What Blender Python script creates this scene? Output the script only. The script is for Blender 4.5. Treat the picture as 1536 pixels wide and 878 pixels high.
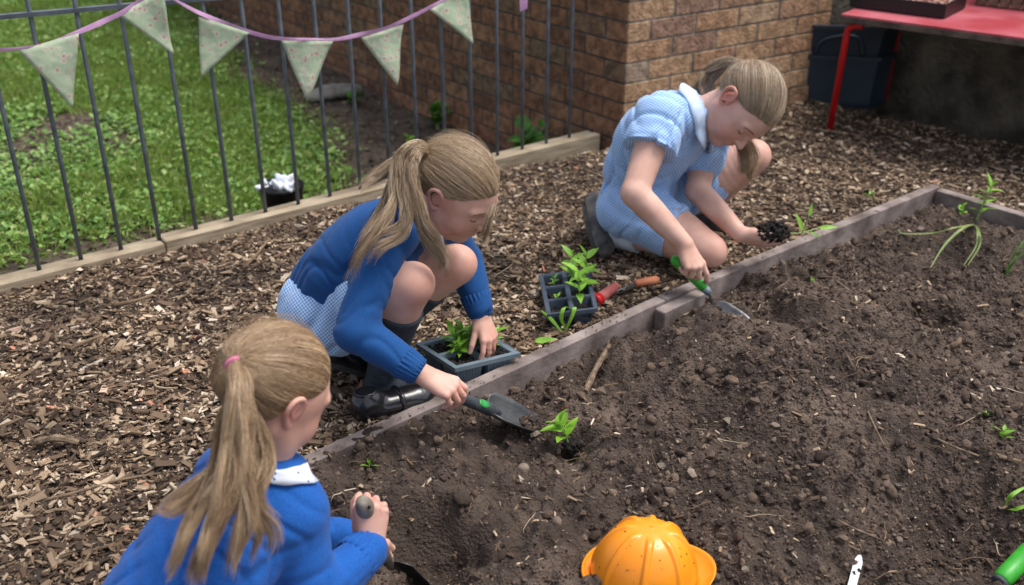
import bpy, math, random
import numpy as np
from mathutils import Vector, Matrix
import openvdb

for o in list(bpy.data.objects): bpy.data.objects.remove(o)
SC = bpy.context.scene
COL = SC.collection
RNG = np.random.default_rng(11)
random.seed(5)

# ------------------------------------------------------------------ camera
PITCH = math.radians(26.6); CAMH = 1.22; FPX = 1530.0
cd = bpy.data.cameras.new('camera'); cam = bpy.data.objects.new('camera', cd); COL.objects.link(cam)
cam.location = (0, 0, CAMH); cam.rotation_euler = (math.radians(90)-PITCH, 0, 0)
cd.sensor_width = 36; cd.lens = 36*FPX/1536; cd.clip_end = 200; cd.clip_start = .05
cd.dof.use_dof = True; cd.dof.focus_distance = 2.12; cd.dof.aperture_fstop = 3.4
SC.camera = cam

# ------------------------------------------------------------------ light
SUN_ELEV, SUN_AZ = math.radians(66), math.radians(82)     # azimuth: clockwise from +Y, where the sun stands
w = bpy.data.worlds.new("World"); SC.world = w; w.use_nodes = True
nt = w.node_tree; bg = nt.nodes['Background']
sky = nt.nodes.new('ShaderNodeTexSky'); sky.sky_type = 'NISHITA'; sky.sun_disc = False
sky.sun_elevation = SUN_ELEV; sky.sun_rotation = SUN_AZ; sky.air_density = 1.0; sky.dust_density = 3.5; sky.ozone_density = .6
hs = nt.nodes.new('ShaderNodeHueSaturation'); hs.inputs['Saturation'].default_value = .55
nt.links.new(sky.outputs[0], hs.inputs['Color']); nt.links.new(hs.outputs[0], bg.inputs[0]); bg.inputs[1].default_value = .15
sl = bpy.data.lights.new('sun', 'SUN'); so = bpy.data.objects.new('sun', sl); COL.objects.link(so)
sl.energy = 1.85; sl.angle = math.radians(28); sl.color = (1, .97, .93)
sd = Vector((math.sin(SUN_AZ)*math.cos(SUN_ELEV), math.cos(SUN_AZ)*math.cos(SUN_ELEV), math.sin(SUN_ELEV)))
so.rotation_euler = sd.to_track_quat('Z', 'Y').to_euler(); so.location = (0, 0, 6)
SC.view_settings.view_transform = 'Standard'; SC.view_settings.look = 'None'
SC.view_settings.exposure = .56; SC.view_settings.gamma = 1; SC.view_settings.use_curve_mapping = False
SC.render.engine = 'CYCLES'
SC.cycles.max_bounces = 6; SC.cycles.diffuse_bounces = 3; SC.cycles.glossy_bounces = 2
SC.cycles.transmission_bounces = 2; SC.cycles.use_denoising = True

# ------------------------------------------------------------------ where things stand: measured on the photo, turned into metres
c_, s_ = math.cos(PITCH), math.sin(PITCH)
def W(u, v, Y=None, z=None):
    d = np.array([(u-768)/FPX, c_+(439-v)/FPX*s_, -s_+(439-v)/FPX*c_])
    t = Y/d[1] if Y is not None else (z-CAMH)/d[2]
    return d*t + np.array([0, 0, CAMH])
def WP(u, v, P, d):                      # on the upright plane through P along d
    r = W(u, v, Y=1.0)-np.array([0, 0, CAMH]); n = np.array([d[1], -d[0], 0])
    return r*(((P-np.array([0, 0, CAMH]))@n)/(r@n))+np.array([0, 0, CAMH])
def D(x, y, z):                          # direction given as right / up / towards the viewer
    v = x*np.array([1, 0, 0])+y*np.array([0, s_, c_])+z*np.array([0, -c_, s_]); return v/np.linalg.norm(v)
def nrm(v):
    v = np.asarray(v, float); return v/np.linalg.norm(v)

# ------------------------------------------------------------------ object helpers
def tag(o, label=None, cat=None, group=None, kind=None):
    if label: o['label'] = label
    if cat: o['category'] = cat
    if group: o['group'] = group
    if kind: o['kind'] = kind
    return o
def empty(name, loc, label, cat, group=None):
    o = bpy.data.objects.new(name, None); COL.objects.link(o); o.location = loc; o.empty_display_size = .05
    return tag(o, label, cat, group)
def link(name, me, mat, parent=None):
    o = bpy.data.objects.new(name, me); COL.objects.link(o)
    if mat is not None: me.materials.append(mat)
    if parent is not None:
        o.parent = parent
        p = parent; loc = Vector((0, 0, 0))
        while p is not None: loc += p.location; p = p.parent
        me.transform(Matrix.Translation(-loc))     # all meshes are written in world metres
    return o
def mesh_np(name, V, Fc, mat, parent=None, smooth=False, n=4):
    """V (n,3), Fc (m,k) with constant k"""
    V = np.asarray(V, np.float32).reshape(-1, 3); Fc = np.asarray(Fc, np.int32)
    me = bpy.data.meshes.new(name); k = Fc.shape[1]
    me.vertices.add(len(V)); me.vertices.foreach_set('co', V.ravel())
    me.loops.add(Fc.size); me.loops.foreach_set('vertex_index', Fc.ravel())
    me.polygons.add(len(Fc)); me.polygons.foreach_set('loop_start', np.arange(0, Fc.size, k, dtype=np.int32))
    me.polygons.foreach_set('loop_total', np.full(len(Fc), k, np.int32))
    me.polygons.foreach_set('use_smooth', np.full(len(Fc), smooth, bool))
    me.update(calc_edges=True)
    return link(name, me, mat, parent)
def mesh_py(name, V, Fc, mat, parent=None, smooth=False):
    me = bpy.data.meshes.new(name); me.from_pydata([tuple(map(float, v)) for v in V], [], [tuple(map(int, f)) for f in Fc]); me.update()
    if smooth: me.polygons.foreach_set('use_smooth', np.ones(len(me.polygons), bool))
    return link(name, me, mat, parent)
class MB:                                 # collects simple shapes into ONE mesh
    def __init__(s): s.V = []; s.F = []
    def add(s, V, Fc):
        b = len(s.V); s.V += [tuple(v) for v in V]; s.F += [tuple(i+b for i in f) for f in Fc]; return s
    def box(s, c, ax, h, bev=0.0):
        """c centre, ax three unit axes, h half sizes; bev chamfers the long edges"""
        c = np.asarray(c, float); ax = [np.asarray(a, float) for a in ax]
        if bev <= 0:
            V = [c+sx*ax[0]*h[0]+sy*ax[1]*h[1]+sz*ax[2]*h[2] for sx in (-1, 1) for sy in (-1, 1) for sz in (-1, 1)]
            return s.add(V, [(0, 1, 3, 2), (4, 6, 7, 5), (0, 4, 5, 1), (2, 3, 7, 6), (0, 2, 6, 4), (1, 5, 7, 3)])
        V = []; 
        for sx, e in ((-1, bev), (-1, 0), (1, 0), (1, bev)):
            a = ax[0]*sx*(h[0]-(0 if e else bev))
            hy, hz = h[1]-e*.9, h[2]-e*.9
            ring = [(hy-bev*.5, hz), (hy, hz-bev*.5), (hy, -hz+bev*.5), (hy-bev*.5, -hz), (-hy+bev*.5, -hz), (-hy, -hz+bev*.5), (-hy, hz-bev*.5), (-hy+bev*.5, hz)]
            V += [c+a+ax[1]*y+ax[2]*z for y, z in ring]
        Fc = [tuple(range(7, -1, -1)), tuple(range(24, 32))]
        for r in range(3):
            for i in range(8): j = (i+1) % 8; Fc.append((r*8+i, r*8+j, r*8+8+j, r*8+8+i))
        return s.add(V, Fc)
    def tube(s, pts, rad, n=10, cap=True):
        pts = [np.asarray(p, float) for p in pts]; m = len(pts)
        rad = [rad]*m if np.isscalar(rad) else rad
        V = []; t0 = nrm(pts[1]-pts[0]); a = nrm(np.cross(t0, (0, 0, 1) if abs(t0[2]) < .9 else (1, 0, 0)))
        for i, p in enumerate(pts):
            t = nrm(pts[min(i+1, m-1)]-pts[max(i-1, 0)]); a = nrm(a-t*(a@t)); b = np.cross(t, a)
            V += [p+rad[i]*(math.cos(q*2*math.pi/n)*a+math.sin(q*2*math.pi/n)*b) for q in range(n)]
        Fc = [(i*n+q, i*n+(q+1) % n, (i+1)*n+(q+1) % n, (i+1)*n+q) for i in range(m-1) for q in range(n)]
        if cap: Fc += [tuple(range(n-1, -1, -1)), tuple(range((m-1)*n, m*n))]
        return s.add(V, Fc)
    def build(s, name, mat, parent=None, smooth=False): return mesh_py(name, s.V, s.F, mat, parent, smooth)
def smooth_angle(o, deg=35):
    me = o.data; me.polygons.foreach_set('use_smooth', np.ones(len(me.polygons), bool))
    me.set_sharp_from_angle(angle=math.radians(deg))
    return o
def catmull(P, n=8):
    P = np.asarray(P, float)
    if len(P) == 2: return np.linspace(P[0], P[1], n+1)
    Q = np.vstack([2*P[0]-P[1], P, 2*P[-1]-P[-2]]); out = []
    for i in range(1, len(Q)-2):
        for t in np.linspace(0, 1, n, endpoint=False):
            a, b, c, d = Q[i-1], Q[i], Q[i+1], Q[i+2]
            out.append(.5*((2*b)+(-a+c)*t+(2*a-5*b+4*c-d)*t*t+(-a+3*b-3*c+d)*t**3))
    out.append(P[-1]); return np.array(out)

# ------------------------------------------------------------------ noise
def vnoise(x, y, seed=0):
    r = np.random.default_rng(seed).random((256, 256))
    xi = np.floor(x).astype(int); yi = np.floor(y).astype(int); fx = x-xi; fy = y-yi
    fx = fx*fx*(3-2*fx); fy = fy*fy*(3-2*fy)
    a = r[xi & 255, yi & 255]; b = r[(xi+1) & 255, yi & 255]; c = r[xi & 255, (yi+1) & 255]; d = r[(xi+1) & 255, (yi+1) & 255]
    return (a*(1-fx)+b*fx)*(1-fy)+(c*(1-fx)+d*fx)*fy-.5
def fbm(x, y, sc, octv=4, seed=0, gain=.5):
    out = 0; a = 1; 
    for i in range(octv):
        out = out+a*vnoise(x/sc+13.7*i, y/sc+7.1*i, seed+i); a *= gain; sc *= .5
    return out

# ------------------------------------------------------------------ materials
def newmat(name):
    m = bpy.data.materials.new(name); m.use_nodes = True; t = m.node_tree
    return m, t, t.nodes['Principled BSDF'], t.nodes.new, t.links.new
def mat(name, col, rough=.6, col2=None, nscale=20, ndetail=6, bump=0, bscale=60, bdist=.002, island=None, metal=0, sub=0, subr=(1, .3, .15), subs=.01,
        stretch=None, spec=.5, coat=0, sheen=0, ramp=(.35, .65), trans=0, bstretch=None, attr=None, attrcol=None, attr2=None, attr2col=None, fold=0):
    m, t, b, N, L = newmat(name)
    b.inputs['Roughness'].default_value = rough; b.inputs['Metallic'].default_value = metal
    b.inputs['Specular IOR Level'].default_value = spec; b.inputs['Coat Weight'].default_value = coat
    b.inputs['Sheen Weight'].default_value = sheen
    if sub:
        b.inputs['Subsurface Weight'].default_value = sub; b.inputs['Subsurface Radius'].default_value = subr; b.inputs['Subsurface Scale'].default_value = subs
    tc = N('ShaderNodeTexCoord')
    def coords(st):
        if st is None: return tc.outputs['Object']
        mp = N('ShaderNodeMapping'); mp.inputs['Scale'].default_value = st; L(tc.outputs['Object'], mp.inputs[0]); return mp.outputs[0]
    out = None
    if col2 is not None:
        n = N('ShaderNodeTexNoise'); n.inputs['Scale'].default_value = nscale; n.inputs['Detail'].default_value = ndetail; L(coords(stretch), n.inputs['Vector'])
        r = N('ShaderNodeValToRGB'); r.color_ramp.elements[0].position = ramp[0]; r.color_ramp.elements[1].position = ramp[1]
        r.color_ramp.elements[0].color = (*col, 1); r.color_ramp.elements[1].color = (*col2, 1); L(n.outputs[0], r.inputs[0]); out = r.outputs[0]
    if island:                                   # list of (position, colour): a colour of its own for each chip, brick or strand
        g = N('ShaderNodeNewGeometry'); r = N('ShaderNodeValToRGB'); cr = r.color_ramp
        while len(cr.elements) < len(island): cr.elements.new(.5)
        for e, (p, q) in zip(cr.elements, island): e.position = p; e.color = (*q, 1)
        L(g.outputs['Random Per Island'], r.inputs[0])
        if out is not None:
            mx = N('ShaderNodeMix'); mx.data_type = 'RGBA'; mx.blend_type = 'MULTIPLY'; mx.inputs[0].default_value = 1
            L(r.outputs[0], mx.inputs[6]); L(out, mx.inputs[7]); out = mx.outputs[2]
        else: out = r.outputs[0]
    if attr:
        a = N('ShaderNodeAttribute'); a.attribute_name = attr
        mx = N('ShaderNodeMix'); mx.data_type = 'RGBA'; L(a.outputs['Fac'], mx.inputs[0]); mx.inputs[7].default_value = (*attrcol, 1)
        if out is not None: L(out, mx.inputs[6])
        else: mx.inputs[6].default_value = (*col, 1)
        out = mx.outputs[2]
    if attr2:                                    # soil smears: patchy where the attribute says so
        a = N('ShaderNodeAttribute'); a.attribute_name = attr2; n = N('ShaderNodeTexNoise'); n.inputs['Scale'].default_value = 130; n.inputs['Detail'].default_value = 6; L(tc.outputs['Object'], n.inputs['Vector'])
        mu = N('ShaderNodeMath'); mu.operation = 'MULTIPLY_ADD'; mu.inputs[1].default_value = .9; L(a.outputs['Fac'], mu.inputs[0]); L(n.outputs[0], mu.inputs[2])
        mr = N('ShaderNodeMapRange'); mr.inputs[1].default_value = .80; mr.inputs[2].default_value = 1.1; mr.inputs[4].default_value = .75; L(mu.outputs[0], mr.inputs[0])
        mx = N('ShaderNodeMix'); mx.data_type = 'RGBA'; L(mr.outputs[0], mx.inputs[0]); mx.inputs[7].default_value = (*attr2col, 1); L(out, mx.inputs[6]); out = mx.outputs[2]
    if out is not None: L(out, b.inputs['Base Color'])
    else: b.inputs['Base Color'].default_value = (*col, 1)
    if bump:
        n = N('ShaderNodeTexNoise'); n.inputs['Scale'].default_value = bscale; n.inputs['Detail'].default_value = 5; L(coords(bstretch), n.inputs['Vector'])
        bp = N('ShaderNodeBump'); bp.inputs['Strength'].default_value = bump; bp.inputs['Distance'].default_value = bdist
        L(n.outputs[0], bp.inputs['Height']); L(bp.outputs[0], b.inputs['Normal'])
        if fold:
            wn = N('ShaderNodeTexNoise'); wn.noise_type = 'RIDGED_MULTIFRACTAL'; wn.inputs['Scale'].default_value = 9; wn.inputs['Detail'].default_value = 1.5; wn.inputs['Distortion'].default_value = .8
            mp2 = N('ShaderNodeMapping'); mp2.inputs['Scale'].default_value = (1, 1.6, .7); L(tc.outputs['Object'], mp2.inputs[0]); L(mp2.outputs[0], wn.inputs['Vector'])
            b2 = N('ShaderNodeBump'); b2.inputs['Strength'].default_value = fold; b2.inputs['Distance'].default_value = .012; L(wn.outputs[0], b2.inputs['Height']); L(b2.outputs[0], bp.inputs['Normal'])
    if trans:
        tr = N('ShaderNodeBsdfTranslucent'); ms = N('ShaderNodeMixShader'); ms.inputs[0].default_value = trans
        if out is not None: L(out, tr.inputs[0])
        else: tr.inputs[0].default_value = (*col, 1)
        L(b.outputs[0], ms.inputs[1]); L(tr.outputs[0], ms.inputs[2]); L(ms.outputs[0], t.nodes['Material Output'].inputs[0])
    return m
def gingham(name, white, blue, period=.007):
    """two woven sets of stripes laid on the cloth's own UV (metres)"""
    m, t, b, N, L = newmat(name); b.inputs['Roughness'].default_value = .85; b.inputs['Sheen Weight'].default_value = .2
    uv = N('ShaderNodeUVMap'); uv.uv_map = 'cloth'; sp = N('ShaderNodeSeparateXYZ'); L(uv.outputs[0], sp.inputs[0])
    st = []
    for k in (0, 1):
        a = N('ShaderNodeMath'); a.operation = 'MULTIPLY'; a.inputs[1].default_value = 2*math.pi/period; L(sp.outputs[k], a.inputs[0])
        s = N('ShaderNodeMath'); s.operation = 'SINE'; L(a.outputs[0], s.inputs[0])
        q = N('ShaderNodeMapRange'); q.inputs[1].default_value = -.25; q.inputs[2].default_value = .25; L(s.outputs[0], q.inputs[0]); st.append(q)
    ad = N('ShaderNodeMath'); ad.operation = 'ADD'; L(st[0].outputs[0], ad.inputs[0]); L(st[1].outputs[0], ad.inputs[1])
    hf = N('ShaderNodeMath'); hf.operation = 'MULTIPLY'; hf.inputs[1].default_value = .5; L(ad.outputs[0], hf.inputs[0])
    mx = N('ShaderNodeMix'); mx.data_type = 'RGBA'; L(hf.outputs[0], mx.inputs[0]); mx.inputs[6].default_value = (*white, 1); mx.inputs[7].default_value = (*blue, 1)
    L(mx.outputs[2], b.inputs['Base Color'])
    n = N('ShaderNodeTexNoise'); n.inputs['Scale'].default_value = 22; tc = N('ShaderNodeTexCoord'); L(tc.outputs['Object'], n.inputs['Vector'])
    bp = N('ShaderNodeBump'); bp.inputs['Strength'].default_value = .25; bp.inputs['Distance'].default_value = .012; L(n.outputs[0], bp.inputs['Height']); L(bp.outputs[0], b.inputs['Normal'])
    return m
# ================================================================== the setting
MULCH = -.035; LOW = -.235
BA, BB, BC, BE = W(455, 684, z=0), W(985, 444, z=0), W(1397, 277, z=0), W(1536, 318, z=0)
d1 = nrm(BB-BA); d2 = nrm(BC-BB); d3 = nrm(BE-BC)
BA0 = W(300, 754, z=0); BE1 = BC+d3*1.6
FA, FB = W(61, 408, z=0), W(857, 210, z=0); fd = nrm(FB-FA); fn = np.array([fd[1], -fd[0], 0])       # fn points to the viewer's side
CORN = W(932, 207, z=0); dl = nrm([-.615, .788, 0]); dr = nrm([.839, .545, 0])
CONC = WP(1243, 30, CORN, dr); CONC[2] = 0; db = nrm([.70, -.715, 0])

def side(p, a, d): return (p[..., 0]-a[0])*d[1]-(p[..., 1]-a[1])*d[0]     # >0: to the right of a->d
def in_bed(p, m=0.0):
    return (side(p, BA, d1) > m) & (side(p, BB, d2) > m) & (side(p, BC, d3) > m) & (side(p, BA0, -d3) > m)
def beyond_fence(p, m=0.0): return side(p, FA, fd) < -m

holes = [(W(648, 842, z=-.05), .085, .075), (W(1150, 492, z=-.05), .10, .075), (W(1440, 808, z=-.05), .14, .07), (W(978, 528, z=-.05), .05, .03),
         (W(858, 672, z=-.05), .05, .03), (W(1400, 500, z=-.05), .06, .03), (W(770, 668, z=-.05), .07, .02), (W(1108, 484, z=-.05), .055, .05), (W(985, 872, z=-.05), .13, .022)]
mounds = [(W(1090, 560, z=-.05), .16, .03), (W(720, 760, z=-.05), .22, .025), (W(1250, 420, z=-.05), .2, .035), (W(1300, 600, z=-.05), .3, .02), (W(560, 660, z=-.05), .12, .015), (W(1180, 640, z=-.05), .1, .02)]
def soil(x, y):
    p = np.stack([x, y], -1)
    e = np.minimum(np.minimum(np.minimum(side(p, BA, d1), side(p, BB, d2)), side(p, BC, d3)), side(p, BA0, -d3))
    z = -.062+.035*np.clip(e/.5, 0, 1)
    near1 = np.exp(-(((x-BA[0])*d1[0]+(y-BA[1])*d1[1]-.1)/.5)**2)
    z = z+.03*near1*np.clip(1-e/.35, 0, 1)
    for q, r, h in mounds: z = z+h*np.exp(-((x-q[0])**2+(y-q[1])**2)/r**2)
    z = z+.085*fbm(x, y, .55, 2, 3)*np.clip(e/.2, .2, 1)+.040*fbm(x, y, .13, 3, 8)+.030*np.abs(fbm(x, y, .045, 3, 21, .6))
    z = z+.012*fbm(x, y, .016, 2, 31)-.012*np.clip(fbm(x, y, .07, 2, 61)-.12, 0, 1)*3
    for q, r, h in holes:
        dd = ((x-q[0])**2+(y-q[1])**2)/r**2; z = z-1.35*h*np.exp(-dd**1.5)+.16*h*np.exp(-(np.sqrt(dd)-1.45)**2/.12)*(1+2*fbm(x, y, .05, 2, 77))
    return z
def soil1(p): return float(soil(np.array([p[0]]), np.array([p[1]]))[0])
def onsoil(u, v, dz=0):
    p = W(u, v, z=-.04)
    for _ in range(4): p = W(u, v, z=soil1(p)+dz)
    return p

M = {}
M['earth'] = mat('earth', (.035, .022, .014), .95, (.075, .05, .034), 9, 10, bump=1, bscale=90, bdist=.01)
M['soil'] = mat('soil', (.045, .029, .021), .95, (.145, .104, .078), 6, 14, bump=1, bscale=160, bdist=.014, ramp=(.36, .66), attr='soil_dark', attrcol=(.035, .022, .015))
M['clod'] = mat('clod', (.8, .8, .8), .95, (1.2, 1.2, 1.2), 60, 4, bump=.8, bscale=300, bdist=.003,
                island=[(0, (.030, .019, .013)), (.5, (.078, .051, .036)), (.93, (.14, .097, .069)), (1, (.21, .165, .13))])
M['chip'] = mat('chip', (.56, .54, .52), .85, (1.2, 1.17, 1.13), 3.2, 12, ramp=(.36, .60), bump=.4, bscale=150, bdist=.002,
                island=[(0, (.030, .018, .011)), (.30, (.078, .047, .028)), (.56, (.165, .108, .066)), (.79, (.30, .215, .138)), (.94, (.48, .38, .27)), (.992, (.62, .54, .44)), (1, (.45, .15, .08))])
M['twig'] = mat('twig', (.10, .065, .04), .85, (.24, .17, .11), 60, 4, bump=.5, bscale=120)
M['brick_shade'] = mat('brick shaded', (.50, .46, .46), .9, (1.25, 1.2, 1.2), 28, 8, bump=1, bscale=75, bdist=.008,
                 island=[(0, (.15, .075, .04)), (.4, (.24, .115, .058)), (.75, (.30, .155, .08)), (1, (.17, .115, .065))])  # darker copy of the brick: the side wall's shade is put into its colour
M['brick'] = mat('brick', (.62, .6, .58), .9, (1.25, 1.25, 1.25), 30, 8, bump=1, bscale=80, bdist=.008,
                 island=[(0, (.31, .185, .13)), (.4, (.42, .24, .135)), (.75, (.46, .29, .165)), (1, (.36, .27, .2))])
M['mortar'] = mat('mortar', (.045, .038, .03), .95, (.11, .095, .08), 30, 5, bump=.6, bscale=100)  # side wall joints, darkened likewise with that face's shade
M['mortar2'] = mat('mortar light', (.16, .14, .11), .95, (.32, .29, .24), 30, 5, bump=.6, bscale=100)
M['render'] = mat('mossy render', (.060, .050, .038), .95, (.21, .175, .13), 7, 12, bump=1, bscale=50, bdist=.01, ramp=(.38, .7))
M['timber'] = mat('timber', (.24, .18, .115), .85, (.44, .36, .25), 9, 6, stretch=(1, 1, 12), bump=.4, bscale=60)
M['plank'] = mat('mauve plank', (.105, .078, .067), .8, (.32, .262, .240), 12, 10, bump=.6, bscale=80, bdist=.003, ramp=(.34, .66))
M['plank_side'] = M['plank']
M['steel'] = mat('painted steel', (.055, .065, .08), .45, (.10, .115, .13), 30, 4, bump=.15, bscale=200, spec=.5)

# ---- ground sheets
tag(mesh_py('ground', [(-40, -5, -.36), (40, -5, -.36), (40, 60, -.36), (-40, 60, -.36)], [(0, 1, 2, 3)], M['earth']), kind='structure', label='dark earth under the wood chips')
def grid_sheet(name, x0, x1, y0, y1, st, fz, keep, m, kind='structure', label=None):
    xs = np.arange(x0, x1, st); ys = np.arange(y0, y1, st); X, Y = np.meshgrid(xs, ys, indexing='ij')
    Z = fz(X, Y); V = np.stack([X, Y, Z], -1).reshape(-1, 3); ok = keep(np.stack([X, Y], -1)).ravel()
    nx, ny = X.shape; i = np.arange(nx*ny).reshape(nx, ny); Q = np.stack([i[:-1, :-1], i[1:, :-1], i[1:, 1:], i[:-1, 1:]], -1).reshape(-1, 4)
    Q = Q[ok[Q].all(1)]; use = np.unique(Q); mp = np.zeros(nx*ny, int); mp[use] = np.arange(len(use))
    return tag(mesh_np(name, V[use], mp[Q], m, smooth=True), label, None, None, kind)
so_ = grid_sheet('soil', -.75, 2.9, .85, 3.3, .0045, soil, lambda p: in_bed(p, .012), M['soil'], label='dug brown soil filling the raised bed')
sv = np.zeros(len(so_.data.vertices)*3); so_.data.vertices.foreach_get('co', sv); sv = sv.reshape(-1, 3); darkv = np.zeros(len(sv))
for q, r, h in holes: darkv = np.maximum(darkv, .75*np.exp(-(((sv[:, 0]-q[0])**2+(sv[:, 1]-q[1])**2)/(r*1.1)**2)**1.5))  # soil colour darkens towards the middle of each dug hole
darkv = np.maximum(darkv, np.clip(2.2*fbm(sv[:, 0], sv[:, 1], .22, 4, 91)-.25, 0, .6))  # scattered moist patches
_a = so_.data.attributes.new('soil_dark', 'FLOAT', 'POINT'); _a.data.foreach_set('value', darkv.astype(np.float32))
def mulchz(x, y): return MULCH+.02*fbm(x, y, .3, 3, 5)+.012*fbm(x, y, .05, 2, 6)+.006
def is_mulch(p, m=.0): return (~in_bed(p, m)) & (~beyond_fence(p, -.018+m)) & (side(p, CORN, dr) > .01) & (side(p, CONC, db) > .01)
grid_sheet('mulch_bed_ground', -2.2, 3.1, .75, 5.4, .015, mulchz, lambda p: is_mulch(p, .012), M['earth'], label='dark crumbly earth under the bark chips')
def lowz(x, y):
    p = np.stack([x, y], -1); e = -side(p, FA, fd)
    return LOW+.11*np.exp(-e/.35)*0+.05*fbm(x, y, .8, 3, 15)+.10*np.clip((-x-.6)/1.2, 0, 1)+.012*fbm(x, y, .05, 3, 16)

# ---- chips and clods as single meshes
def rot_frames(n, tilt, rng):
    a = rng.random(n)*2*np.pi; ux = np.stack([np.cos(a), np.sin(a), rng.normal(0, tilt, n)], -1); ux /= np.linalg.norm(ux, axis=1, keepdims=True)
    up = np.stack([rng.normal(0, tilt, n), rng.normal(0, tilt, n), np.ones(n)], -1)
    uy = np.cross(up, ux); uy /= np.linalg.norm(uy, axis=1, keepdims=True); uz = np.cross(ux, uy); return ux, uy, uz
BOXF = np.array([(0, 1, 3, 2), (4, 6, 7, 5), (0, 4, 5, 1), (2, 3, 7, 6), (0, 2, 6, 4), (1, 5, 7, 3)])
def chips(name, P, L, Wd, T, tilt, m, rng, label, kind='stuff'):
    n = len(P); ux, uy, uz = rot_frames(n, tilt, rng); V = np.zeros((n, 8, 3))
    k = 0
    for sx in (-1, 1):
        for sy in (-1, 1):
            for sz in (-1, 1):
                jx = sx*L/2*(1-.5*rng.random(n)); jy = sy*Wd/2*(1-.88*rng.random(n)**1.3)+rng.normal(0, .12, n)*Wd*sx; jz = sz*T/2*(1-.3*rng.random(n))+rng.normal(0, .15, n)*T*(sx)
                V[:, k] = P+ux*jx[:, None]+uy*jy[:, None]+uz*jz[:, None]; k += 1
    Fc = (BOXF[None]+(np.arange(n)*8)[:, None, None]).reshape(-1, 4)
    return tag(mesh_np(name, V.reshape(-1, 3), Fc, m), label, None, None, kind)
rng = np.random.default_rng(4)
def scatter(n, x0, x1, y0, y1, keep, rng):
    p = np.stack([rng.uniform(x0, x1, n), rng.uniform(y0, y1, n)], -1); return p[keep(p)]
def inview(p, m=130):
    q = np.stack([p[:, 0], p[:, 1]*c_+CAMH*s_], -1); yc = p[:, 1]*s_-CAMH*c_
    u = 768+FPX*q[:, 0]/q[:, 1]; v = 439-FPX*yc/q[:, 1]; return (u > -m*2) & (u < 1536+m*2) & (v > -m) & (v < 878+m*3)
P2 = scatter(520000, -2.2, 3.1, .85, 5.4, lambda p: is_mulch(p, -.003), rng); P2 = P2[inview(P2)]
far = P2[:, 1] > 3.3; P2 = P2[~far | (rng.random(len(P2)) < .75)]; n = len(P2)
sz = np.exp(rng.normal(0, .5, n)); big = rng.random(n) < .035; sz[big] *= 2.1; sz = np.clip(sz, .3, 4.2); sz = sz*np.where(P2[:, 1] < 2.4, 1.03, .95)
tiny = rng.random(n) < .42; sz = np.where(tiny, np.clip(sz*.5, .18, .9), sz); L = .0156*sz; Wd = np.clip(L*rng.uniform(.14, .58, n), .0020, .017); T = np.clip(Wd*rng.uniform(.2, .5, n), .001, .005)
zz = mulchz(P2[:, 0], P2[:, 1])+rng.random(n)*.013+.001
chips('wood_chips', np.column_stack([P2, zz]), L, Wd, T, .22, M['chip'], rng, 'brown and tan bark chips strewn over the ground')
# chips and straw on the soil (fewer)
P3 = scatter(8200, -.7, 2.6, .9, 3.25, lambda p: in_bed(p, .03), rng); P3 = P3[inview(P3)]; n = len(P3)
L = .011*np.exp(rng.normal(0, .55, n)); Wd = np.clip(L*rng.uniform(.1, .4, n), .001, .008)
chips('bark_fragments', np.column_stack([P3, soil(P3[:, 0], P3[:, 1])+.003]), L, Wd, Wd*.4, .3, M['chip'], rng, 'small pale bark fragments and straw scattered on the soil')

ICO_V = None
def ico(sub):
    import bmesh
    bm = bmesh.new(); bmesh.ops.create_icosphere(bm, subdivisions=sub, radius=1); V = np.array([v.co[:] for v in bm.verts]); Fc = np.array([[v.index for v in f.verts] for f in bm.faces]); bm.free(); return V, Fc
def lumps(name, P, R, sub, m, rng, label=None, parent=None, kind='stuff', amp=.28, smooth=True, squash=(.55, .9)):
    V0, F0 = ico(sub); n = len(P); ux, uy, uz = rot_frames(n, .6, rng)
    d = 1+amp*rng.normal(0, 1, (n, len(V0)))*(.6 if len(V0) < 40 else .12)
    for fq in ((1.6, 2.6, 4.4) if len(V0) > 40 else ()):
        dv = rng.normal(0, 1, (n, 3)); d = d+amp*.5*np.sin(fq*(dv@V0.T)+rng.random((n, 1))*6.28)/fq**.5
    sc = np.stack([R*rng.uniform(.8, 1.3, n), R*rng.uniform(.7, 1.1, n), R*rng.uniform(*squash, n)], -1)
    q = V0[None]*d[..., None]*sc[:, None, :]
    V = P[:, None, :]+q[..., :1]*ux[:, None]+q[..., 1:2]*uy[:, None]+q[..., 2:]*uz[:, None]
    Fc = (F0[None]+(np.arange(n)*len(V0))[:, None, None]).reshape(-1, 3)
    o = mesh_np(name, V.reshape(-1, 3), Fc, m, parent, smooth=smooth)
    if kind: tag(o, label, None, None, kind)
    return o
P4 = scatter(150000, -.7, 2.6, .9, 3.25, lambda p: in_bed(p, .02), rng); P4 = P4[inview(P4)]
dens = fbm(P4[:, 0], P4[:, 1], .25, 3, 44); P4 = P4[rng.random(len(P4)) < np.clip(.5+1.4*dens, .12, 1)]; n = len(P4)
R = .0017*np.exp(np.abs(rng.normal(0, .66, n))); R = np.clip(R, .0013, .012)
lumps('soil_crumbs', np.column_stack([P4, soil(P4[:, 0], P4[:, 1])+R*.2]), R, 1, M['clod'], rng, 'small crumbs and grit lying on the soil', amp=.42, smooth=False)
P5 = scatter(1500, -.7, 2.6, .9, 3.25, lambda p: in_bed(p, .03), rng); n = len(P5); lab = W(1280, 870, z=-.04); P5 = P5[np.hypot(P5[:, 0]-lab[0], P5[:, 1]-lab[1]) > .06]; n = len(P5); R = rng.uniform(.006, .016, n)*np.exp(-.4*np.abs(rng.normal(0, 1, n)))
lumps('soil_clods', np.column_stack([P5, soil(P5[:, 0], P5[:, 1])+R*.15]), R, 3, M['clod'], rng, 'knobbly larger lumps of soil', amp=.30, smooth=True)

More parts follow.
